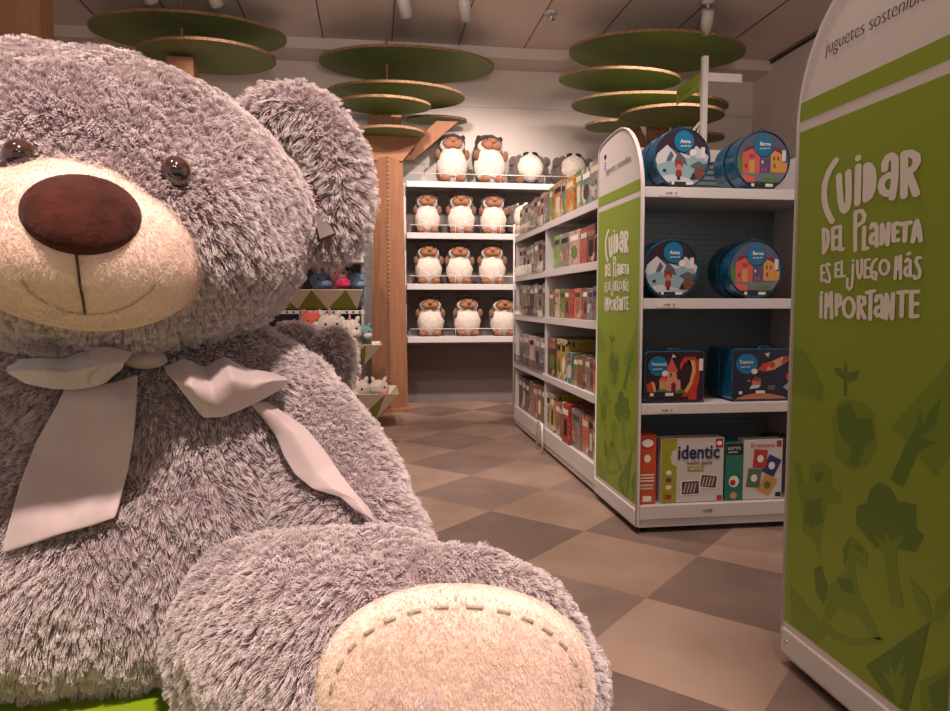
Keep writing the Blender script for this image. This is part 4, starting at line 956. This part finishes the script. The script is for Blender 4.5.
# sole pads ----------------------------------------------------------------
def on_leg(x, y, bvh, off):
    d = ray(x, y); h = bvh.ray_cast(EYE, d.normalized())
    return h
def pad(px, py, D, hw, hh, yaw, parent, seedn, stitches=True):
    c = at(px, py, D=D); R = eR(.08, 0, yaw)
    n, rg = 64, 16; vs = []; fs = []
    for i in range(rg+1):
        q = i/rg
        for k in range(n):
            a = 2*PI*k/n; ex = 2.25
            u = math.copysign(abs(math.cos(a))**(2/ex), math.cos(a))*hw*D/F*q; w = math.copysign(abs(math.sin(a))**(2/ex), math.sin(a))*hh*D/F*q
            dome = .022*(1-q**4) + .0025*noise.noise(Vector((u*14, w*14, seedn))) + (.0 if q < .98 else -.012)
            vs.append(c + R @ Vector((u, -dome, w)))
    for i in range(rg):
        for k in range(n): fs.append((i*n+k, (i+1)*n+k, (i+1)*n+(k+1) % n, i*n+(k+1) % n))
    # back side closes the pad
    o0 = len(vs); vs.append(c + R @ Vector((0, .03, 0)))
    for k in range(n): fs.append((rg*n+k, o0, rg*n+(k+1) % n))
    m = MB(); m.add(vs, fs, 0, True); o = m.build('sole_pad', 'cream', parent)
    if stitches:
        for k in range(30):
            a0 = 2*PI*(k+.0)/30; pts = []
            for j_ in range(5):
                a = a0+2*PI/30*.5*j_/4; ex = 2.25; q = .875
                u = math.copysign(abs(math.cos(a))**(2/ex), math.cos(a))*hw*D/F*q; w = math.copysign(abs(math.sin(a))**(2/ex), math.sin(a))*hh*D/F*q
                dome = .022*(1-q**4) + .0025*noise.noise(Vector((u*14, w*14, seedn)))
                pts.append(c + R @ Vector((u, -dome-.0004, w)))
            MB().tube(pts, .0022, 6).build('stitch', 'stitch', o)
    return o
sole = pad(457, 704, .712, 143, 119, .10, leg, 1.0)
furry(sole, .0014, dens=420000, m='creamfur', seed=9, rad=.0003, clump=.1, rough=.002)
pad(-270, 760, .735, 125, 110, -.1, leg2, 2.0, False)
# head ----------------------------------------------------------------
mb = MB(); E_(mb, 92, 207, 1.06, 213, 142, .27, roll=.08); E_(mb, 100, 227, 1.02, 192, 112, .25, roll=.05)
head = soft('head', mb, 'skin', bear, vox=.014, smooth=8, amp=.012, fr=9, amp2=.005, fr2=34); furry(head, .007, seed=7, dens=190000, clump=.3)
# ears ---------------------------------------------------------------
def ear(x, y, D, roll, seedn, yw):
    mb = MB(); c = at(x, y, D=D); R = eR(roll, 0, yw)
    n = 40; path = []
    for k in range(n):   # thick padded disc: rim ring plus a thinner middle
        a = 2*PI*k/n; mb.ell(c + R @ Vector((.058*math.cos(a), 0, .096*math.sin(a))), (.05, .055, .05), seg=16, rings=10)
    mb.ell(c + R @ Vector((0, .02, 0)), (.08, .035, .112), R, seg=28, rings=16)
    o = soft('ear', mb, 'skin', bear, vox=.012, smooth=6, amp=.006, fr=14, amp2=.003)
    return o
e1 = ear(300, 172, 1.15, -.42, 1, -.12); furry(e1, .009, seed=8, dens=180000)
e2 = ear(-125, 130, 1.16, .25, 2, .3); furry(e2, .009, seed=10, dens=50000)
bpy.context.view_layer.update()
def bvh_of(objs):
    vs = []; fs = []
    for o in objs:
        off = W(o); k = len(vs); vs += [v.co+off for v in o.data.vertices]; fs += [[i+k for i in p.vertices] for p in o.data.polygons]
    return BVHTree.FromPolygons(vs, fs)
def cast(b, x, y, off=0., fb=1.0):
    d = ray(x, y).normalized(); h = b.ray_cast(EYE, d)
    if h[0] is None: return at(x, y, D=fb)
    return h[0] - d*off
# tag hanging in the ear
be = bvh_of([e1, head]); a_ = cast(be, 305, 176, .030, 1.0); b_ = cast(be, 328, 238, .034, 1.0)
dm = min((cast(be, 305+23*k/8, 176+62*k/8, .012, 1.0)-EYE).dot(FW) for k in range(9)); a_ = at(305, 176, D=dm); b_ = at(328, 238, D=dm-.004)
dv = (b_-a_); sd_ = RTb*.016+ZZ*.006
tm = MB(); tm.add([a_-sd_*.4, a_+sd_*.4, b_+sd_*.8, b_-sd_*.8]+[p+FWb*.0012 for p in (a_-sd_*.4, a_+sd_*.4, b_+sd_*.8, b_-sd_*.8)], [(0,1,2,3), (7,6,5,4), (0,4,5,1), (1,5,6,2), (2,6,7,3), (3,7,4,0)])
tg_ = tm.build('ear_tag', 'nose', bear); q1 = a_.lerp(b_, .55)-FWb*.0008; q2 = b_-dv*.03-FWb*.0008
MB().add([q1-sd_*.45, q1+sd_*.45, q2+sd_*.7, q2-sd_*.7], [(0,1,2,3)]).build('tag_print', 'shelfgrey', tg_)
# muzzle -------------------------------------------------------------
mb = MB(); E_(mb, 93, 252, .87, 111, 76, .155, roll=.06); E_(mb, 90, 224, .87, 88, 60, .15, roll=.06)
muz = soft('muzzle', mb, 'cream', bear, vox=.009, smooth=10, amp=.002, fr=18, amp2=.0008, fr2=60)
bpy.context.view_layer.update()
bm_ = bvh_of([muz])
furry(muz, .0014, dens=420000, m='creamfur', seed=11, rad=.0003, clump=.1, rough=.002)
# nose: padded velvet oval lying on the muzzle
n, rg = 48, 12; vs = []; fs = []
for i in range(rg+1):
    q = i/rg
    for k in range(n):
        a = 2*PI*k/n; x = 80+62*q*math.cos(a); y = 214+(41 if math.sin(a) > 0 else 40)*q*math.sin(a)+4*q*math.cos(a)
        vs.append(cast(bm_, x, y, .018*math.sqrt(max(0, 1-q**2.5))+.002, .72))
for i in range(rg):
    for k in range(n): fs.append((i*n+k, (i+1)*n+k, (i+1)*n+(k+1) % n, i*n+(k+1) % n))
MB().add(vs, fs, 0, True).build('nose', 'nose', muz)
def seam(nm, m, pts, r, off=.003):
    P = [Vector((*p, 0)) for p in pts]; out = []
    for a, b in zip(P, P[1:]):
        for k in range(6): p = a.lerp(b, k/6); out.append(cast(bm_, p.x, p.y, off, .75))
    out.append(cast(bm_, P[-1].x, P[-1].y, off, .75)); return MB().tube(out, r, 6).build(nm, m, muz)
seam('mouth_seam', 'thread', [(76, 252), (78, 268), (80, 285), (83, 300), (85, 314)], .0015, .004)
seam('smile_line', 'smile', [(20, 278), (30, 293), (48, 305), (66, 312), (86, 315), (110, 313), (132, 305), (150, 292), (161, 277)], .0010, .0035)
# eyes -------------------------------------------------------------------
bh = bvh_of([head])
for x, y in ((19, 156), (176, 172)):
    c = cast(bh, x, y, .007, .85); 
    e = MB().ell(c, (.0175, .0175, .0185), seg=24, rings=16).build('eye', 'eye', bear)
    d = (EYE-c).normalized(); MB().ell(c + d*.0098, (.0094, .0094, .010), seg=20, rings=12).build('pupil', 'pupil', e)
# ribbon bow ------------------------------------------------------------------
bt = bvh_of([torso, arm, leg, arm2])
def sheet(nm, rows, parent, base=.022, puff=.0, thick=.005, sub=2):
    """rows of (x, y[, extra offset]) draped over the fur, puffed in the middle"""
    vs = []; nr = len(rows); nc = len(rows[0])
    # densify bilinearly
    R_, C_ = (nr-1)*5+1, (nc-1)*6+1
    def g(i, j):
        a, b = i/5, j/6; i0, j0 = min(int(a), nr-2), min(int(b), nc-2); fa, fb = a-i0, b-j0
        v = lambda r, c: Vector((rows[r][c][0], rows[r][c][1], rows[r][c][2] if len(rows[r][c]) > 2 else 0))
        return (v(i0, j0)*(1-fb)+v(i0, j0+1)*fb)*(1-fa)+(v(i0+1, j0)*(1-fb)+v(i0+1, j0+1)*fb)*fa
    dep = [[0]*C_ for _ in range(R_)]; pix = {}
    for i in range(R_):
        for j in range(C_):
            p = g(i, j); pix[i, j] = p
            dep[i][j] = (cast(bt, p.x, p.y, 0, 0.95)-EYE).dot(FW)
    for _ in range(14):
        nd = [r[:] for r in dep]
        for i in range(R_):
            for j in range(C_):
                nb = [dep[a][b] for a, b in ((i-1, j), (i+1, j), (i, j-1), (i, j+1)) if 0 <= a < R_ and 0 <= b < C_]
                nd[i][j] = .5*dep[i][j]+.5*sum(nb)/len(nb)
        dep = nd
    for i in range(R_):
        for j in range(C_):
            p = pix[i, j]; s1 = math.sin(PI*j/(C_-1)) if puff else 0
            off = base+p.z+puff*s1+.0035*noise.noise(Vector((p.x*.035, p.y*.035, 2)))
            vs.append(at(p.x, p.y, D=dep[i][j]-off))
    fs = [(i*C_+j, i*C_+j+1, (i+1)*C_+j+1, (i+1)*C_+j) for i in range(R_-1) for j in range(C_-1)]
    o = MB().add(vs, fs, 0, True).build(nm, 'satin', parent)
    sl = o.modifiers.new('thick', 'SOLIDIFY'); sl.thickness = thick; sl.offset = -1
    sb_ = o.modifiers.new('sub', 'SUBSURF'); sb_.levels = 1; sb_.render_levels = sub
    return o
kc = at(142, 358, D=.99)
bow = MB().ell(kc, (.034, .022, .015), eR(.1)).build('bow', 'satin', bear)
sheet('ribbon_tail', [[(64, 388), (80, 386), (100, 384), (118, 380), (137, 374)], [(56, 405, 0), (78, 404, .004), (100, 403, .002), (122, 402, .006), (137, 398)], [(36, 440), (60, 440, .006), (85, 440, 0), (112, 440, .006), (134, 438)],
    [(20, 480), (48, 480, .004), (75, 480, .003), (100, 478), (127, 474)], [(8, 522), (36, 518, .004), (65, 512), (92, 506, .003), (120, 500)], [(0, 554), (32, 544), (62, 534), (92, 526), (115, 518)]], bow, .027, .004)
sheet('ribbon_loop', [[(5, 368), (6, 370), (7, 373)], [(20, 358), (22, 370, .012), (26, 385)], [(42, 357), (46, 370, .022), (52, 390)], [(62, 358), (66, 372, .014), (72, 391)], [(84, 350), (86, 368, .026), (90, 389)], [(104, 347), (104, 362, .022), (106, 384)], [(126, 350), (126, 358, .01), (124, 368)]], bow, .045, .036, .005)
sheet('ribbon_fold', [[(88, 346), (110, 346), (134, 352)], [(88, 362, .006), (108, 364, .01), (126, 362, .006)], [(90, 384), (100, 386), (112, 376)]], bow, .082, .014, .004)
sheet('ribbon_tail', [[(244, 398), (256, 400), (268, 402)], [(262, 418), (276, 416, .004), (288, 414)], [(275, 436), (292, 432, .006), (307, 428)], [(283, 456), (304, 454, .006), (324, 448)], [(294, 474), (316, 472, .004), (342, 474)], [(312, 489), (332, 488, .004), (356, 492)], [(340, 497), (356, 499, .001), (370, 508)], [(358, 514), (366, 516), (378, 524)]], bow, .027, .006)
sheet('ribbon_loop', [[(163, 366), (172, 380), (186, 397)], [(184, 357), (192, 386, .018), (203, 419)], [(204, 366), (212, 390, .002), (224, 418)], [(224, 355, .01), (234, 380, .022), (244, 410)], [(246, 367), (254, 384, .006), (264, 400)], [(268, 371), (274, 380, .012), (278, 392)], [(287, 377), (288, 380), (288, 384)]], bow, .036, .032, .005)
# small bear behind --------------------------------------------------------------
b2 = empty('teddy_bear', at(305, 420, D=1.50)); b2.location.z = PODZ
tag(b2, 'smaller grey teddy bear mostly hidden behind the shoulder of the giant one', 'teddy bear')
mb = MB(); E_(mb, 296, 372, 1.47, 44, 50, .08); h2 = soft('head', mb, 'skin', b2, vox=.014, smooth=4); furry(h2, .008, seed=12)
mb = MB(); E_(mb, 330, 366, 1.42, 23, 40, .05, roll=.12); h3 = soft('ear', mb, 'skin', b2, vox=.011, smooth=4); furry(h3, .008, seed=13)
mb = MB(); c = at(300, 480, D=1.47); hz = (c.z-PODZ)
mb.ell((c.x, c.y, PODZ+(at(300, 410, D=1.47).z-PODZ)/2), (.11, .08, (at(300, 410, D=1.47).z-PODZ)/2), seg=30, rings=20)
h4 = soft('torso', mb, 'skin', b2, vox=.014, smooth=4, amp=.004); furry(h4, .008, seed=14)
for v in h4.data.vertices:
    if v.co.z < .003: v.co.z = .003

# ------------------------------------------------------------------ lights
def spot(loc, target, e, ang=70, r=.06, col=(1, .85, .78), blend=.7):
    l = bpy.data.lights.new('spot', 'SPOT'); l.energy = e; l.spot_size = math.radians(ang); l.spot_blend = blend; l.shadow_soft_size = r; l.color = col
    o = bpy.data.objects.new('spot_lamp', l); COL.objects.link(o); o.location = loc
    o.rotation_euler = (Vector(target)-Vector(loc)).to_track_quat('-Z', 'Y').to_euler(); return o
K = 1.35
for x, tgx, e in ((-1.2, -.9, 70), (.4, .7, 130), (1.1, 1.1, 110), (2.3, 2.2, 90)):
    spot((x, 4.9, 3.12), (tgx, 7.0, 1.5), e*K, 75)
spot((.35, 3.4, 3.2), (.5, 4.3, 0), 110*K, 85)
spot((-.3, 4.2, 3.2), (.9, 5.0, 1.0), 90*K, 80)
spot((.5, 2.15, 3.25), (1.5, 3.1, 1.0), 75*K, 62)
spot((.93, 2.0, 3.3), (.8, 2.4, 0), 60*K, 80)
spot((.3, -.45, 3.2), (-.25, 1.0, .85), 325*K, 52)
spot((-.9, .3, 3.25), (-.5, 1.0, .8), 60*K, 55)
spot((.3, -1.2, 1.7), (.6, 1.9, 3.4), 260, 78, r=.35, blend=1)  # added uplight behind the camera, no real fixture, brightens the ceiling
spot((.2, 3.2, 2.2), (.5, 4.6, 3.4), 25, 120, r=.2, blend=1)  # weaker added fill, unseen source above the aisle lifting the ceiling farther back
w_ = bpy.data.worlds.new('world'); sc.world = w_; w_.use_nodes = True
w_.node_tree.nodes['Background'].inputs[0].default_value = (1, .84, .77, 1); w_.node_tree.nodes['Background'].inputs[1].default_value = .55
sc.view_settings.view_transform = 'Standard'; sc.view_settings.look = 'None'; sc.view_settings.gamma = 1; sc.view_settings.use_curve_mapping = False
sc.view_settings.exposure = 0.22
